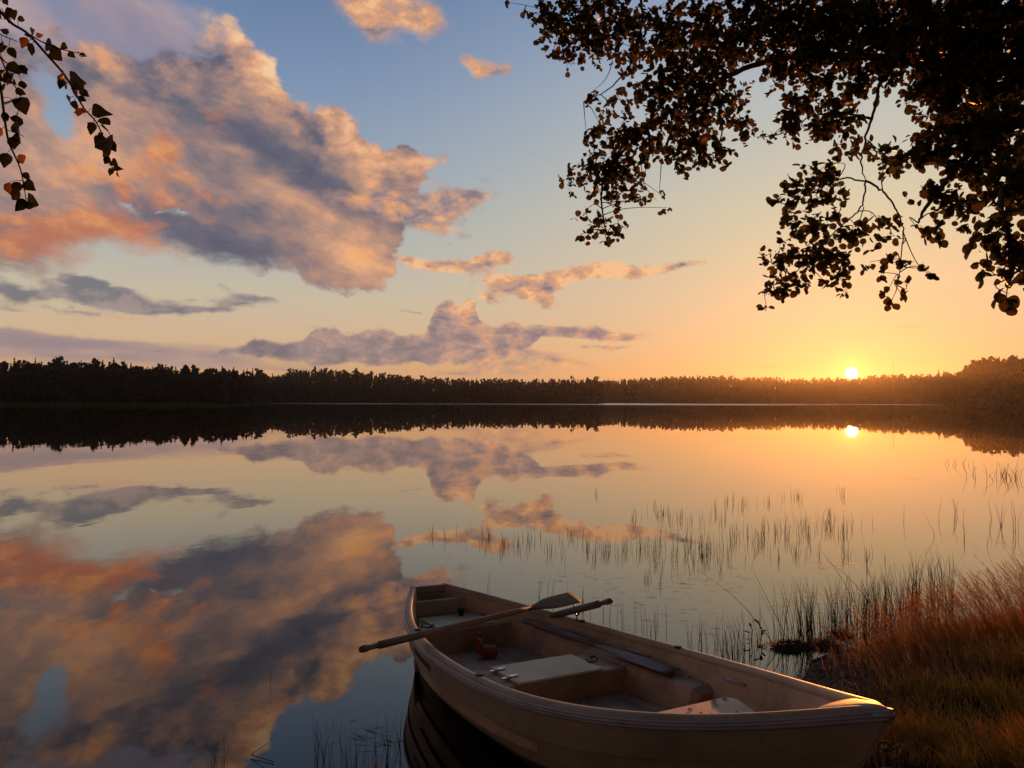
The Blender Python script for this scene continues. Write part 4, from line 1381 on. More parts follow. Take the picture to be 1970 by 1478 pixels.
def build_reeds():
    r = np.random.default_rng(8)
    rm = foliage_mat('rush_green', (.050, .042, .020), (.085, .065, .030), (1.3, 1.0, .6), .2)

    def stand(name, label, cat_, areas, mat=rm, rad=.0022, lean_s=.10, bias=0.0, wob=.025, hk=1.0, more=1.0):
        P, H, R_ = [], [], []
        for (px, py, rx, ry, n, h0, h1) in areas:
            n = int(n * more)
            a = r.normal(0, .55, (n, 2))
            # stems stand in small tufts
            tuft = r.normal(0, .6, (max(n // 5, 1), 2))
            a = np.where(r.random((n, 1)) < .6, tuft[r.integers(0, len(tuft), n)] + r.normal(0, .05, (n, 2)), a)
            for dx, dy in a:
                p = on_level(px + dx * rx, min(py + dy * ry, 1900), 0.0)
                P.append((p[0], p[1], -.03)); H.append(r.uniform(h0, h1) * hk); R_.append(rad * (1 + .05 * p[1]))
        P, H, R_ = np.array(P), np.array(H), np.array(R_)
        n = len(P)
        lean = np.stack([r.normal(bias, lean_s, n) * H, r.normal(0, lean_s, n) * H], 1)
        V, F = stems(P, H + .03, lean, R_, 6, wob, r)
        o = arr_mesh(name, V, F, mat); tag(o, label, cat_, kind='stuff')
        return n

    N = stand('rushes', 'thin rushes standing in open water right of the oars', 'rushes', [
        (900, 1040, 45, 12, 14, .20, .34), (960, 1050, 40, 14, 10, .20, .34), (1035, 1040, 60, 20, 26, .16, .32), (1120, 1050, 70, 24, 32, .18, .34), (1200, 1060, 70, 22, 26, .18, .36),
        (1280, 990, 50, 12, 26, .16, .34), (1340, 1000, 60, 14, 26, .2, .36), (1290, 1055, 70, 22, 40, .22, .40), (1370, 1060, 60, 22, 40, .22, .42), (1450, 1035, 60, 18, 34, .25, .42), (1500, 1020, 40, 14, 22, .25, .42),
        (1580, 1010, 50, 14, 36, .25, .42), (1630, 1020, 30, 12, 12, .22, .40), (1420, 970, 50, 8, 16, .2, .36), (1500, 962, 60, 10, 16, .16, .34), (1580, 950, 60, 10, 9, .16, .34), (1160, 958, 14, 5, 4, .15, .28), (1300, 1100, 60, 14, 16, .14, .26),
        (1540, 1060, 60, 14, 16, .2, .32), (1620, 1070, 30, 10, 7, .18, .3), (1670, 1070, 8, 12, 7, .2, .32), (1710, 1080, 10, 16, 2, .2, .3)], rad=.0020, hk=.60, lean_s=.14, more=1.35)
    N += stand('rushes', 'sparse curved rushes in the water near the right edge', 'rushes', [
        (1850, 1005, 30, 12, 6, .22, .42), (1800, 1030, 6, 4, 1, .3, .4), (1905, 1010, 30, 14, 7, .3, .5), (1955, 1020, 14, 10, 5, .35, .5), (1740, 1000, 3, 3, 1, .3, .32), (1880, 1040, 30, 10, 3, .2, .36)], wob=.05, lean_s=.14)
    N += stand('rushes', 'dense dark rushes beside the tussock behind the boat', 'rushes', [
        (1545, 1228, 40, 10, 55, .28, .66), (1490, 1240, 40, 14, 26, .22, .6), (1620, 1215, 44, 16, 90, .3, .62), (1680, 1205, 40, 18, 110, .3, .6), (1740, 1185, 44, 20, 110, .3, .6), (1420, 1258, 40, 14, 26, .18, .45), (1345, 1245, 40, 12, 16, .14, .34),
        (1580, 1240, 50, 14, 30, .2, .5), (1800, 1160, 50, 22, 90, .35, .65), (1270, 1215, 40, 12, 10, .14, .3), (1405, 1275, 20, 10, 24, .16, .36)], bias=-.06, lean_s=.14, rad=.0019, hk=.82)
    N += stand('rushes', 'faint rush stems behind the far gunwale beyond the oar blade', 'rushes', [
        (945, 1135, 6, 3, 2, .18, .24), (1035, 1150, 20, 5, 4, .16, .26), (1060, 1150, 16, 6, 4, .2, .3), (1115, 1165, 20, 8, 6, .16, .26), (1165, 1190, 30, 10, 6, .16, .34), (1230, 1205, 30, 10, 5, .2, .3)], rad=.0015, lean_s=.10)
    N += stand('rushes', 'dark rush stems in the bottom-left water near the hull reflection', 'rushes', [
        (445, 1500, 22, 20, 12, .12, .26), (610, 1470, 20, 22, 7, .10, .24), (650, 1480, 26, 30, 16, .14, .30), (700, 1490, 40, 30, 14, .12, .26), (745, 1485, 26, 30, 18, .12, .30), (770, 1440, 10, 30, 7, .12, .26), (720, 1540, 60, 20, 16, .14, .26)], rad=.0014, lean_s=.16)
    print('rushes', N)

    # leaning long stalks, each one alone
    def stalk(label, base_px, tip_px, h, bend=.0, name='rush_stalk'):
        b = on_level(*base_px); tp = at(tip_px[0], tip_px[1], b[1]); tp = tp * 1.0
        mid = (b + tp) / 2 + np.array([bend, 0, .06])
        tt = np.array([0., 1, 2]); ti = np.linspace(0, 2, 14)
        P = np.stack([cubic(tt, np.array([b, mid, tp])[:, i], ti) for i in range(3)], 1)
        v, f = tube(P, np.linspace(.0030 if h > .3 else .0014, .0010, 14), 5)
        o = link_mesh(name, v, f, rm, None, True); tag(o, label, 'reed stalk')
    stalk('long rush stalk leaning left, leftmost of the tall ones behind the boat', (1500, 1250), (1345, 1095), .7, .02)
    stalk('long arched stalk left of the tussock rushes', (1520, 1232), (1452, 1098), .7, -.03)
    stalk('tall stalk leaning left over the dense rush stand', (1662, 1190), (1584, 1060), .7, .0)
    stalk('tallest leaning stalk right of the leaning pair, above the dense rushes', (1690, 1185), (1590, 1062 + 12), .7, .02)
    stalk('single upright rush standing alone in the dark cloud reflection', (523, 1322), (524, 1292), .2, 0)
    # bent reed at lower left
    p = [on_level(512, 1420), on_level(485, 1458)]
    a = on_level(486, 1459); a[2] = .012; b = at(521, 1431, a[1]); c = on_level(530, 1471); c[2] = .008
    v, f = join([tube([a, b], [.0022, .0015], 5), tube([a, c], [.0022, .0028], 5)])
    o = link_mesh('broken_reed', v, f, rm); tag(o, 'broken reed bent to a sharp angle at the bottom left water', 'reed stalk')

    # two water plants with broad leaves
    lm = foliage_mat('water_plant_green', (.05, .055, .022), (.07, .06, .03), (1.4, 1.1, .5), .3)
    for (px, py, lab, k) in ((1448, 1232, 'broad-leaved water plant, left one of the pair beside the tussock', 3), (1466, 1232, 'broad-leaved water plant, right one of the pair nearer the tussock', 5)):
        b = on_level(px, py)
        e = tag(empty('water_plant', b), lab, 'plant')
        v, f = tube([(0, 0, -.02), (.008, 0, .10), (-.01, .0, .19 if k > 5 else .15)], [.005, .004, .002], 6); link_mesh('stem', v, f, lm, e)
        for i in range(k):
            z = .01 + .16 * i / k; an = r.uniform(0, 6.28); L = r.uniform(.045, .075); w = L * .20
            d = np.array([math.cos(an), math.sin(an), 0]); s = np.array([-d[1], d[0], 0])
            p0 = np.array([0, 0, z]); up = r.uniform(.3, .9)
            pts = [p0, p0 + d * L * .35 + s * w + [0, 0, L * up * .5], p0 + d * L * .75 + s * w * .8 + [0, 0, L * up * .8], p0 + d * L + [0, 0, L * up * .7],
                   p0 + d * L * .75 - s * w * .8 + [0, 0, L * up * .8], p0 + d * L * .35 - s * w + [0, 0, L * up * .5]]
            link_mesh('leaf', pts, [(0, 1, 2, 3), (0, 3, 4, 5)], lm, e)

    # mud tussocks
    mud = plain('tussock_mud', (.022, .015, .010), .8, .3, .5, 20.0, bump=.02)
    def tussock(label, px, py, rx, ry, hz, seed):
        c = on_level(px, py); q = np.random.default_rng(seed)
        V, F = [], []
        nr, na = 7, 26
        for i in range(nr + 1):
            k = i / nr
            for j in range(na):
                a = 2 * math.pi * j / na
                wob = 1 + .22 * math.sin(3 * a + seed) + .14 * math.sin(7 * a + 2 * seed) + q.normal(0, .05)
                V.append((c[0] + rx * k * wob * math.cos(a), c[1] + ry * k * wob * math.sin(a), hz * (1 - k ** 2) * (1 + q.normal(0, .2)) - .03 * k))
        for i in range(nr):
            for j in range(na):
                F.append((i * na + j, i * na + (j + 1) % na, (i + 1) * na + (j + 1) % na, (i + 1) * na + j))
        e = tag(empty('tussock', c), label, 'tussock')
        V = np.array(V) - c
        arr_mesh('mud', V, [f[::-1] for f in F], mud, e, smooth=True)
        n = 420
        a = q.uniform(0, 6.28, n); k = q.random(n) ** .6
        b = np.stack([rx * k * np.cos(a), ry * k * np.sin(a), hz * (1 - k ** 2) - .01], 1)
        h = q.uniform(.01, .06, n)
        v, f = blades(b, h, np.stack([q.normal(-.02, .05, n), q.normal(0, .04, n)], 1), np.full(n, .0025), 2, .3, q)
        arr_mesh('tuft', v, f, bpy.data.materials['dead_reed'], e)
    tussock('flat dark tussock of mud and roots in the water behind the boat', 1522, 1243, .24, .16, .050, 2)
    tussock('smaller dark tussock just right of the flat one, among rushes', 1590, 1240, .17, .16, .045, 5)
    tussock('low mud lump furthest out among the dense rushes', 1622, 1219, .12, .09, .035, 9)

    # bushy water plants at the right edge
    bp = []
    for (px, py, n) in ((1855, 890, 9), (1930, 912, 18), (1960, 918, 14), (1905, 915, 8)):
        c = on_level(px, py)
        b = np.stack([c[0] + r.normal(0, .28, n), c[1] + r.normal(0, .3, n), np.full(n, -.02)], 1)
        h = r.uniform(.12, .5, n)
        bp.append(stems(b, h, np.stack([r.normal(0, .35, n) * h, r.normal(0, .3, n) * h], 1), np.full(n, .006), 5, .06, r))
    V, F = cat(bp)
    o = arr_mesh('water_weed', V, F, rm); tag(o, 'tangled dark water weed at the right edge below the far hill reflection', 'water weed', kind='stuff')

    # bits floating on the water
    parts = []
    n = 330
    ar = [(1350, 1110, 90, 30, 60), (1230, 1150, 90, 40, 40), (1600, 1085, 40, 8, 40), (1560, 1150, 80, 20, 50), (1680, 1160, 60, 24, 60), (1620, 1230, 40, 14, 50), (720, 1420, 60, 30, 24), (1350, 1200, 80, 30, 24), (1900, 1030, 60, 16, 14), (1120, 1110, 80, 14, 20)]
    for (px, py, rx, ry, k) in ar:
        for _ in range(k):
            p = on_level(px + r.normal(0, .6) * rx, py + r.normal(0, .6) * ry)
            L = r.uniform(.02, .09); a = r.normal(0, .35); w = r.uniform(.0015, .006)
            d = np.array([math.cos(a), math.sin(a), 0]) * L; s = np.array([-math.sin(a), math.cos(a), 0]) * w
            q = np.array([p[0], p[1], .004])
            parts.append((np.array([q - d, q + s, q + d, q - s]), np.array([[0, 3, 2, 1]])))
    V, F = cat(parts)
    o = arr_mesh('floating_debris', V, F, plain('floating_straw', (.26, .19, .12), .5, .4, per_island=.5)); tag(o, 'scraps of straw and leaf floating on the still water', 'debris', kind='stuff')


def build_stones():
    m = plain('wet_stone', (.045, .032, .026), .4, .5, .5, 9.0, bump=.006)
    def stone(label, px, py, z, rad, seed):
        c = on_level(px, py, z)
        q = np.random.default_rng(seed)
        bm = bmesh.new(); bmesh.ops.create_icosphere(bm, subdivisions=3, radius=1.0)
        ph = q.uniform(0, 6, 6)
        for v in bm.verts:
            x, y, zz = v.co
            k = 1 + .12 * math.sin(2.3 * x + ph[0]) + .10 * math.sin(3.1 * y + ph[1]) + .08 * math.sin(4.0 * zz + ph[2])
            v.co = Vector((x * rad[0] * k, y * rad[1] * k, zz * rad[2] * k))
        me = bpy.data.meshes.new('stone'); bm.to_mesh(me); bm.free(); me.shade_smooth(); me.materials.append(m)
        o = bpy.data.objects.new('stone', me); COL.objects.link(o); o.location = (c[0], c[1], float(ground_z(c[0], c[1])) + rad[2] * .15)
        o.rotation_euler = (0, 0, q.uniform(0, 3)); tag(o, label, 'stone')
    stone('wet rounded stone by the rope under the bow', 1722, 1474, .2, (.11, .06, .035), 3)
    stone('half-buried stone at the bottom edge, away from the bow', 1852, 1490, .25, (.09, .07, .05), 6)


build_grass()
build_reeds()
build_stones()
# ------------------------------------------------------------------ overhanging trees
def leaf_arrays(P, D, Nn, size, r, kind='alder'):
    """Folded leaves: position of the base P, direction D, normal Nn, size (all arrays)."""
    if kind == 'alder':
        xs, ws = np.array([0, .10, .28, .50, .72, .88, .97]), np.array([0, .19, .36, .43, .39, .26, .10])
    else:
        xs, ws = np.array([0, .05, .18, .36, .56, .76, .91]), np.array([0, .18, .345, .40, .345, .21, .085])
    n, K = len(P), 7
    D = D / np.linalg.norm(D, axis=1)[:, None]
    S = np.cross(Nn, D); S /= np.linalg.norm(S, axis=1)[:, None] + 1e-9
    Nn = np.cross(D, S)
    fold = r.uniform(.0, .55, n); curl = r.normal(0, .25, n); skew = r.normal(0, .06, n)
    V = np.zeros((n, 2 * K + 1, 3))
    sz = size[:, None]

    def pt(x, w, side):
        w = np.broadcast_to(w, (n,))
        return P + D * x * sz + S * (side * w + skew * x * x)[:, None] * sz + Nn * (w * fold + curl * x * x)[:, None] * sz
    V[:, 0] = P
    for i in range(1, K):
        jag = .92 if (i % 2 and kind != 'alder') else 1.0
        V[:, i] = pt(xs[i], ws[i] * r.uniform(.88, 1.1, n) * jag, 1)
        V[:, K - 1 + i] = pt(xs[i], ws[i] * r.uniform(.88, 1.1, n) * jag, -1)
    V[:, 2 * K - 1] = pt(.94 if kind == 'alder' else 1.0, 0.0, 1)
    V[:, 2 * K] = pt(.5, 0.0, 1)
    c, tip = 2 * K, 2 * K - 1
    tri = []
    for L0 in (list(range(1, K)), list(range(K, 2 * K - 1))):
        chain = [0] + L0 + [tip]
        for i in range(len(chain) - 1):
            tri.append((c, chain[i], chain[i + 1]) if L0[0] == 1 else (c, chain[i + 1], chain[i]))
    o = np.arange(n)[:, None, None] * (2 * K + 1)
    return V.reshape(-1, 3), (o + np.array(tri)[None]).reshape(-1, 3)


def leaf_mat(name, a, b, trans, tw, brown=.0):
    m, g, out = new_mat(name)
    ge = g.node('ShaderNodeNewGeometry')
    rnd = X(g, ge.outputs['Random Per Island'])
    c = g.mix(rnd, (*a, 1), (*b, 1))
    if brown: c = g.mix(g.smooth(rnd, 1 - brown, 1 - brown + .01), c, (.26, .13, .045, 1))
    p = g.node('ShaderNodeBsdfPrincipled')
    p.inputs['Roughness'].default_value = .45; p.inputs['Specular IOR Level'].default_value = .35
    g.put(p.inputs['Base Color'], c)
    t = g.node('ShaderNodeBsdfTranslucent')
    g.put(t.inputs['Color'], g.mix(1.0, c, (*trans, 1), 'MULTIPLY'))
    mx = g.node('ShaderNodeMixShader'); mx.inputs[0].default_value = tw
    g.t.links.new(p.outputs[0], mx.inputs[1]); g.t.links.new(t.outputs[0], mx.inputs[2])
    g.t.links.new(mx.outputs[0], out.inputs[0])
    return m


def smooth_path(pts, k=10):
    pts = np.array(pts, float)
    if len(pts) < 3: return np.linspace(pts[0], pts[-1], k)
    tt = np.arange(len(pts)); ti = np.linspace(0, len(pts) - 1, (len(pts) - 1) * k + 1)
    return np.stack([cubic(tt, pts[:, i], ti) for i in range(3)], 1)


def bark_mat(name, a, b, scale=6.0):
    m, g, out = new_mat(name)
    tc = g.node('ShaderNodeTexCoord')
    x, y, z = g.split(tc.outputs['Object'])
    n = g.noise(g.vec(x * 2, y * 2, z * .5), scale, 6.0, .65)
    p = g.node('ShaderNodeBsdfPrincipled'); p.inputs['Roughness'].default_value = .85
    g.put(p.inputs['Base Color'], g.mix(g.smooth(n, .35, .65), (*a, 1), (*b, 1)))
    bp = g.node('ShaderNodeBump'); bp.inputs['Strength'].default_value = .8; bp.inputs['Distance'].default_value = .02
    g.put(bp.inputs['Height'], n); g.put(p.inputs['Normal'], bp.outputs[0])
    g.t.links.new(p.outputs[0], out.inputs[0])
    return m


def build_alder():
    r = np.random.default_rng(21)
    bk = bark_mat('alder_bark', (.035, .028, .022), (.085, .07, .058))
    lm = leaf_mat('alder_leaf', (.038, .042, .014), (.095, .080, .028), (1.7, 1.3, .5), .52, .012)
    tx, ty = 4.35, 4.55
    tz = float(ground_z(tx, ty))
    root = empty('alder_tree', (tx, ty, tz))
    tag(root, 'dark leafy alder overhanging the top right from beyond the frame', 'tree')
    off = np.array([tx, ty, tz])

    def local(o, V): return V - off
    trunk_pts = np.array([(tx, ty, tz - .1), (tx + .03, ty, tz + 1.2), (tx - .04, ty + .05, tz + 2.8), (tx + .05, ty + .05, tz + 4.6), (tx, ty + .1, tz + 6.6), (tx - .1, ty + .2, tz + 8.4)])
    tp = smooth_path(trunk_pts, 8)
    v, f = tube(tp, np.interp(np.linspace(0, 1, len(tp)), [0, .06, .5, 1], [.21, .165, .12, .03]), 14)
    link_mesh('trunk', np.array(v) - off, f, bk, root, True)

    def tr(z): return np.array([np.interp(z, trunk_pts[:, 2], trunk_pts[:, 0]), np.interp(z, trunk_pts[:, 2], trunk_pts[:, 1]), z])
    limbs = [
        ([tr(tz + 4.3), at(1990, 30, 4.6), at(1800, -30, 5.0), at(1600, -55, 5.4), at(1400, -45, 5.8), at(1225, -20, 6.1), at(1090, 40, 6.3)], .060),
        ([tr(tz + 3.9), at(1900, 130, 4.7), at(1720, 110, 5.0), at(1510, 110, 5.5), at(1370, 160, 5.8), at(1240, 250, 6.0), at(1160, 345, 6.1), at(1165, 450, 6.1)], .034),
        ([at(1725, 60, 5.02), at(1692, 150, 5.1), at(1674, 225, 5.1), at(1656, 300, 5.1), at(1664, 345, 5.1)], .015),
        ([at(1664, 345, 5.1), at(1702, 370, 5.1), at(1727, 408, 5.1), at(1735, 450, 5.1), at(1725, 545, 5.1)], .008),
        ([at(1664, 345, 5.1), at(1655, 395, 5.1), at(1620, 430, 5.15), at(1560, 490, 5.2), at(1490, 560, 5.2)], .006),
        ([at(1674, 225, 5.1), at(1620, 215, 5.2), at(1560, 220, 5.3), at(1500, 255, 5.4)], .010),
        ([at(1664, 345, 5.1), at(1600, 345, 5.15), at(1540, 380, 5.2), at(1490, 388, 5.2)], .006),
        ([tr(tz + 3.2), at(1990, 330, 4.0), at(1930, 420, 3.8), at(1945, 530, 3.7)], .028),
        ([tr(tz + 3.6), at(1960, 230, 4.3), at(1860, 290, 4.4), at(1790, 380, 4.5), at(1765, 425, 4.5)], .032),
        ([tr(tz + 4.9), at(1970, -60, 4.6), at(1800, -140, 5.2), at(1560, -170, 5.8), at(1350, -160, 6.3)], .06),
        ([at(1370, 160, 5.8), at(1385, 240, 5.8), at(1375, 310, 5.75)], .010),
        ([at(1225, -20, 6.1), at(1230, 60, 6.1), at(1190, 150, 6.05), at(1120, 195, 6.1)], .012),
    ]
    nodes, rads = [], []
    bparts = []
    for pts, r0 in limbs:
        sp = smooth_path(pts, 9)
        sp[1:-1] += r.normal(0, .004, sp[1:-1].shape)
        rr = np.linspace(r0, max(r0 * .16, .0028), len(sp))
        bparts.append(tube(sp, rr, 8)); nodes.append(sp); rads.append(rr)
    nodes = np.concatenate(nodes)
    v, f = join(bparts)
    link_mesh('branches', np.array(v) - off, f, bk, root, True)

    # leaf masses: place seen in the photograph, radius, density
    C = [(1060, 42, 42, 1), (1105, 30, 50, 1), (1155, 40, 50, 1), (1090, 88, 40, .9), (1140, 85, 42, 1), (1182, 80, 36, .9), (1045, 15, 26, .8), (1205, 30, 40, 1), (1062, 112, 14, .9), (1015, 45, 18, .35), (1005, 20, 20, .25), (975, 5, 12, .3),
         (1210, 122, 30, .7), (1262, 60, 60, 1), (1330, 50, 70, 1), (1402, 60, 70, 1.1), (1300, 130, 60, 1), (1362, 120, 62, 1), (1250, 172, 50, .9), (1300, 202, 60, 1.1), (1362, 202, 62, 1), (1420, 200, 42, .7), (1440, 242, 28, .7),
         (1180, 205, 32, .7), (1140, 190, 22, .5), (1125, 250, 20, .5), (1150, 238, 25, .5), (1200, 262, 42, 1), (1250, 262, 48, 1.1), (1320, 282, 48, 1), (1378, 290, 32, .9), (1300, 310, 26, .9), (1362, 312, 16, .8), (1396, 322, 8, .8),
         (1130, 300, 28, .7), (1098, 348, 24, .8), (1150, 340, 40, .9), (1200, 340, 36, .9), (1180, 312, 40, .9), (1220, 352, 20, .6), (1180, 380, 30, .8), (1230, 382, 18, .7), (1252, 388, 14, .6), (1282, 398, 13, .7), (1272, 375, 6, .6),
         (1120, 412, 16, .7), (1150, 430, 30, .8), (1188, 450, 22, .7), (1168, 474, 14, .8), (1110, 460, 11, .8), (1203, 440, 10, .8),
         (1480, 40, 75, 1.2), (1550, 60, 80, 1.2), (1620, 55, 80, 1.3), (1700, 60, 90, 1.3), (1800, 60, 100, 1.4), (1900, 60, 100, 1.4), (1960, 150, 80, 1.4), (1860, 150, 80, 1.4),
         (1500, 135, 36, .9), (1560, 140, 48, 1), (1640, 150, 50, 1.1), (1715, 130, 40, 1), (1790, 170, 55, 1.2), (1530, 200, 42, 1), (1580, 212, 48, 1), (1510, 240, 28, .9), (1560, 250, 32, .8), (1618, 238, 38, .8), (1478, 266, 18, .7), (1512, 272, 13, .8), (1452, 262, 10, .6),
         (1640, 288, 26, .7), (1700, 292, 34, .8), (1762, 282, 42, .9), (1822, 260, 62, 1.2), (1900, 260, 80, 1.3), (1955, 350, 58, 1.2), (1862, 330, 58, 1.1), (1720, 325, 24, .6), (1605, 312, 18, .6),
         (1562, 342, 32, .9), (1600, 335, 24, .7), (1540, 372, 34, 1), (1585, 380, 34, .9), (1502, 390, 20, .8), (1620, 372, 16, .6), (1486, 386, 8, .7),
         (1792, 380, 38, .9), (1770, 355, 18, .7), (1852, 398, 42, 1), (1905, 430, 46, 1), (1800, 432, 26, .8), (1762, 432, 18, .7), (1955, 450, 46, 1), (1895, 440, 20, .7), (1868, 462, 8, .4), (1905, 475, 10, .4),
         (1530, 440, 34, .9), (1580, 446, 44, 1), (1630, 450, 34, .7), (1490, 480, 22, .8), (1532, 490, 34, .9), (1580, 500, 44, 1), (1620, 500, 32, .8), (1650, 440, 26, .5), (1690, 430, 26, .6), (1720, 420, 22, .6), (1702, 460, 22, .6),
         (1458, 484, 9, .6), (1482, 558, 18, .8), (1510, 548, 24, .9), (1540, 540, 24, .8), (1502, 528, 24, .8), (1592, 548, 13, .8), (1630, 560, 12, .8), (1620, 538, 18, .8), (1474, 588, 7, .9),
         (1700, 500, 16, .6), (1722, 492, 18, .6), (1748, 500, 12, .6), (1672, 500, 13, .5), (1690, 520, 10, .6), (1778, 512, 5, .4), (1796, 526, 6, .6), (1710, 550, 13, .7), (1732, 560, 13, .7), (1714, 575, 8, .8), (1742, 545, 7, .6),
         (1932, 500, 28, .7), (1950, 530, 32, .8), (1940, 560, 22, .7), (1902, 512, 12, .6), (1935, 582, 8, .8), (1962, 500, 38, .8), (1888, 520, 6, .5)]
    # the crown carries on above and to the right of the frame
    for _ in range(70):
        C.append((r.uniform(1120, 2250), r.uniform(-420, -40), r.uniform(50, 110), .55))
    for _ in range(26):
        C.append((r.uniform(2010, 2350), r.uniform(-40, 520), r.uniform(50, 100), .7))
    P, D, NN, SZ, tw = [], [], [], [], []
    npx = np.stack([PX + FOC * nodes[:, 0] / nodes[:, 1], 772 - FOC * (nodes[:, 2] - EYE) / nodes[:, 1]], 1)
    for (px, py, rad, den) in C:
        j = np.argmin(((npx - [px, py]) ** 2).sum(1))
        node = nodes[j]; d0 = node[1]
        c = at(px, py, d0)
        R = rad / FOC * d0
        leaf = .050 * (1.0 + .28 * max(0, (4.6 - d0)))
        lpx = leaf * FOC / d0
        n = max(int((1.5 if den >= 1.2 else 1.0) * (1.95 if py > -30 else 1.5) * den * math.pi * rad * rad / (lpx * lpx * .42)), 4)
        # fine twig from the limb to the mass, then sprays
        mid = (node + c) / 2 + r.normal(0, .03, 3) + [0, 0, .03]
        tp = smooth_path([node, mid, c], 4)
        tw.append(tube(tp, np.linspace(.0042, .0016, len(tp)), 5, False))
        ns = max(n // 6, 1)
        for _ in range(ns):
            u = r.normal(size=3); u /= np.linalg.norm(u)
            q = c + u * R * r.random() ** .45 * np.array([.92, 1.3, .92])
            sd = u * .5 + np.array([0, 0, -.35]) + r.normal(0, .4, 3); sd /= np.linalg.norm(sd)
            L = .13 * r.uniform(.6, 1.2) * min(1, R / .12 + .25)
            s0, s1 = q - sd * L * .5, q + sd * L * .5
            if r.random() < .5: tw.append(tube([s0, s1], [.0014, .0008], 3, False))
            for k in range(6):
                t = (k + .5) / 6
                ld = sd * .5 + r.normal(0, .65, 3); ld[2] -= .15
                P.append(s0 + (s1 - s0) * t + r.normal(0, .006, 3)); D.append(ld); NN.append(r.normal(0, 1, 3) + [0, -.2, .9]); SZ.append(leaf * r.uniform(.5, 1.25))
    P, D, NN, SZ = map(np.array, (P, D, NN, SZ))
    print('alder leaves', len(P))
    V, F = leaf_arrays(P, D, NN, SZ, r)
    arr_mesh('foliage', V - off, F, lm, root)
    # bare hanging twigs in the gaps
    for pts in ([(1228, 300), (1234, 335), (1242, 362), (1262, 385)], [(1240, 312), (1238, 340), (1230, 370)], [(1270, 310), (1268, 345), (1266, 372)], [(1175, 115), (1168, 140), (1155, 160), (1140, 172)], [(1205, 60), (1212, 110), (1200, 140)],
                [(1232, 20), (1226, 50), (1212, 90)], [(1660, 395), (1650, 430), (1640, 470)], [(1735, 440), (1765, 505), (1800, 528)]):
        q = smooth_path([at(a, b, 5.9 if a < 1500 else 5.1) for a, b in pts], 6)
        tw.append(tube(q, np.linspace(.004, .0013, len(q)), 5, False))
    v, f = join(tw)
    link_mesh('twigs', np.array(v) - off, f, bk, root)


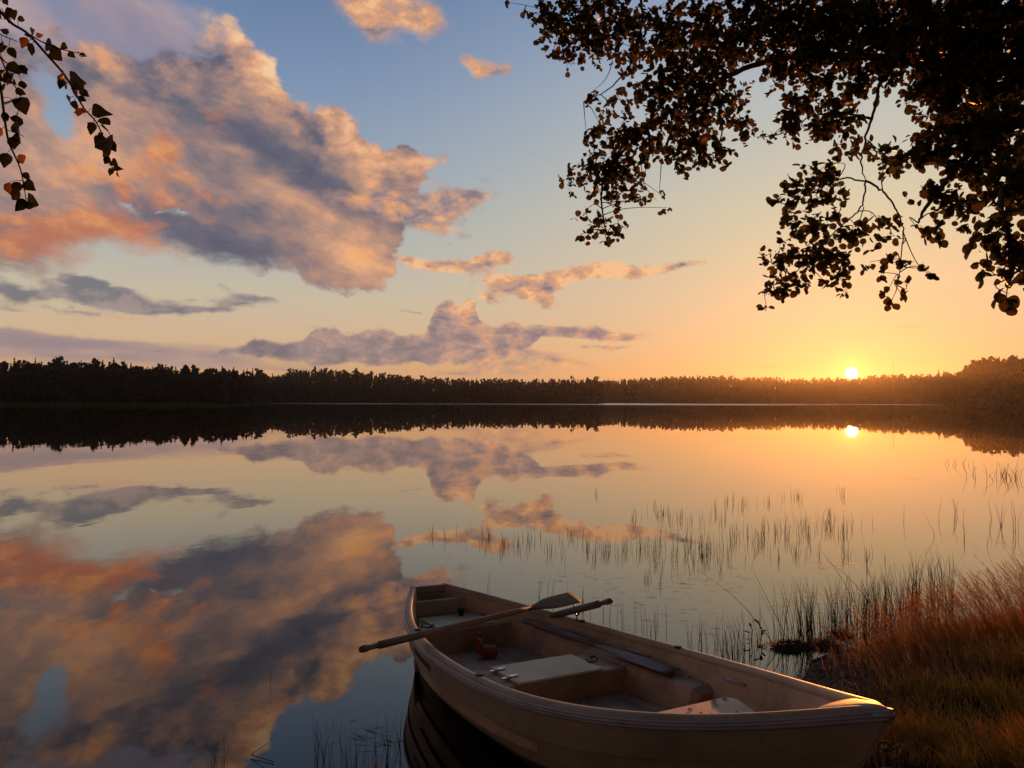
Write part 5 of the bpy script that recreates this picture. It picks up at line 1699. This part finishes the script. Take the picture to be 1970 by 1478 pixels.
def build_birch():
    r = np.random.default_rng(4)
    bk = bark_mat('birch_bark', (.55, .52, .48), (.10, .085, .07), 4.0)
    tk = plain('birch_twig', (.035, .022, .016), .7, .2)
    lm = leaf_mat('birch_leaf', (.022, .032, .012), (.040, .048, .018), (2.2, 1.5, .5), .22)
    lb = leaf_mat('birch_leaf_brown', (.15, .075, .03), (.26, .13, .055), (1.6, 1.0, .6), .5)
    tx, ty = -3.3, 2.35
    tz = float(ground_z(tx, ty))
    root = empty('birch_tree', (tx, ty, tz))
    tag(root, 'birch reaching in from the left with hanging leafy twigs', 'tree')
    off = np.array([tx, ty, tz])
    tpt = smooth_path([(tx, ty, tz - .1), (tx + .04, ty, tz + 1.5), (tx - .03, ty + .03, tz + 3.4), (tx + .02, ty, tz + 5.4), (tx, ty + .1, tz + 7.5)], 8)
    v, f = tube(tpt, np.interp(np.linspace(0, 1, len(tpt)), [0, .06, 1], [.13, .10, .02]), 12)
    link_mesh('trunk', np.array(v) - off, f, bk, root, True)
    dep = 3.0
    A = lambda x, y, d=dep: at(x, y, d)
    start = np.array([tx, ty, tz + 3.9])
    br = [([start, np.array([-2.9, 2.6, 4.75]), A(-90, -60), A(-30, 5), A(10, 42), A(45, 66), A(85, 108), A(118, 145), A(140, 180), A(160, 214), A(180, 236), A(196, 268), A(206, 300), A(214, 328)], .0075),
          ([A(45, 66), A(78, 86), A(105, 97), A(130, 103), A(152, 107)], .003),
          ([A(-90, -60), A(-40, 60), A(-8, 150), A(2, 200), A(10, 258), A(20, 292), A(34, 322), A(42, 352), A(48, 388)], .007),
          ([A(-30, 5), A(-12, 60), A(12, 78), A(32, 86)], .003), ([A(-8, 100), A(8, 140), A(26, 172), A(36, 190), A(28, 240)], .003),
          ([A(2, 160), A(18, 150), A(38, 140)], .0022), ([A(190, 245), A(206, 258), A(214, 275)], .0018), ([A(10, 255), A(30, 262), A(44, 268)], .0018)]
    parts = []
    for pts, r0 in br:
        sp = smooth_path(pts, 7)
        parts.append(tube(sp, np.linspace(r0, max(r0 * .10, .0014), len(sp)), 6))
    # px, py of the leaf base, px, py of its tip
    Lf = [(20, 22, 6, 42), (24, 24, 27, 52), (12, 30, 0, 46), (18, 38, 10, 52), (30, 40, 49, 44), (4, 4, 8, 12), (60, 76, 55, 62), (60, 78, 62, 60), (58, 88, 58, 118), (84, 88, 108, 98), (88, 92, 114, 106), (114, 92, 130, 98),
          (95, 102, 122, 124), (128, 106, 142, 114), (128, 106, 136, 116), (150, 106, 152, 104), (150, 108, 163, 112), (150, 112, 160, 122), (118, 145, 110, 158), (122, 150, 124, 160), (118, 158, 112, 180), (124, 165, 123, 180), (132, 155, 160, 164), (145, 170, 160, 186),
          (150, 176, 172, 194), (142, 168, 140, 186), (148, 190, 166, 202), (133, 192, 124, 210), (140, 198, 142, 220), (175, 212, 198, 228), (190, 232, 216, 252), (178, 240, 168, 268), (192, 258, 190, 274), (196, 265, 182, 300), (200, 272, 204, 302), (206, 276, 224, 300),
          (202, 290, 200, 320), (208, 306, 198, 322), (212, 316, 228, 322), (214, 328, 206, 344), (216, 328, 232, 328), (192, 242, 204, 260),
          (0, 86, 10, 116), (14, 96, 28, 122), (0, 112, 10, 126), (12, 126, 38, 148), (34, 130, 50, 154), (12, 136, 12, 152), (22, 160, 32, 168), (38, 160, 46, 180), (26, 178, 52, 188), (22, 196, 18, 222), (36, 192, 40, 224), (46, 196, 56, 222), (10, 222, 0, 244), (28, 226, 38, 244),
          (24, 242, 32, 262), (26, 264, 38, 286), (22, 268, 26, 298), (34, 256, 46, 272), (12, 300, 4, 334), (30, 312, 40, 318), (42, 338, 58, 352), (44, 356, 72, 376), (36, 356, 20, 380), (36, 372, 16, 394), (48, 390, 22, 414), (52, 388, 84, 402), (56, 394, 70, 408), (0, 170, 8, 184), (14, 68, 0, 66), (2, 24, 0, 34)]
    Lb = [(48, 78, 36, 102), (66, 74, 82, 72), (140, 176, 144, 192), (156, 212, 150, 240), (158, 212, 160, 222), (38, 302, 46, 326), (14, 158, 14, 172), (2, 252, 4, 270), (116, 158, 110, 160), (224, 334, 226, 344), (16, 356, 22, 376)]
    twl = []
    def make(lst, wide=1.0):
        P, D, NN, SZ = [], [], [], []
        for (x0, y0, x1, y1) in lst:
            d = dep + r.normal(0, .012)
            p, q = A(x0, y0, d), A(x1, y1, d + r.normal(0, .03))
            v = q - p; L = np.linalg.norm(v)
            P.append(p); D.append(v); nn = np.array([r.normal(0, .55), -1.0, r.normal(0, .4)]); NN.append(nn); SZ.append(max(L * .86, .024))
        return map(np.array, (P, D, NN, SZ))
    allb = np.concatenate([smooth_path(p, 7) for p, _ in br])
    for lst, m, nm in ((Lf, lm, 'leaves'), (Lb, lb, 'brown_leaves')):
        P, D, NN, SZ = make(lst)
        for p in P:
            k = np.argmin(np.linalg.norm(allb - p, axis=1))
            parts.append(tube([allb[k], (allb[k] + p) / 2 + [0, 0, .004], p], .0011, 4, False))
        V, F = leaf_arrays(P, D, NN, SZ, r, 'birch')
        arr_mesh(nm, V - off, F, m, root)
    # the rest of the crown, beside and above the frame: leafy twigs hung on side branches of the trunk
    P, D = [], []

    def dress(sp, a, step):
        """Leaves in turn along the outer part of a twig."""
        for k in range(int(a * len(sp)), len(sp)):
            if r.random() < step:
                P.append(sp[k] + r.normal(0, .012, 3)); D.append(r.normal(0, .6, 3) + [0, 0, -.7])
    for i in range(46):
        z = tz + r.uniform(2.6, 6.8); a = r.uniform(0, 6.283)
        L = r.uniform(.5, 1.3)
        p0 = np.array([np.interp(z, tpt[:, 2], tpt[:, 0]), np.interp(z, tpt[:, 2], tpt[:, 1]), z])
        d = np.array([math.cos(a), math.sin(a), 0])
        p3 = p0 + d * L + [0, 0, -r.uniform(.2, .9)]
        if p3[1] > .2 and p3[0] / p3[1] > -.80: continue            # keeps clear of the view over the lake
        sp = smooth_path([p0, p0 + d * L * .4 + [0, 0, .25], p0 + d * L * .85 + [0, 0, .05], p3], 10)
        parts.append(tube(sp, np.linspace(.011, .0014, len(sp)), 5, False))
        dress(sp, .3, .75)
    for pts, r0 in (br[0], br[2]):
        sp = smooth_path(pts, 12)
        u = PX + FOC * sp[:, 0] / np.maximum(sp[:, 1], .2); w = 772 - FOC * (sp[:, 2] - EYE) / np.maximum(sp[:, 1], .2)
        out_ = sp[(u < -14) | (w < -20)]
        for k in range(3): dress(out_, .1, .8)
    P, D = np.array(P), np.array(D)
    V, F = leaf_arrays(P, D, r.normal(0, 1, (len(P), 3)), r.uniform(.03, .055, len(P)), r, 'birch')
    arr_mesh('crown', V - off, F, lm, root)
    v, f = join(parts)
    link_mesh('twigs', np.array(v) - off, f, tk, root)


build_alder()
build_birch()
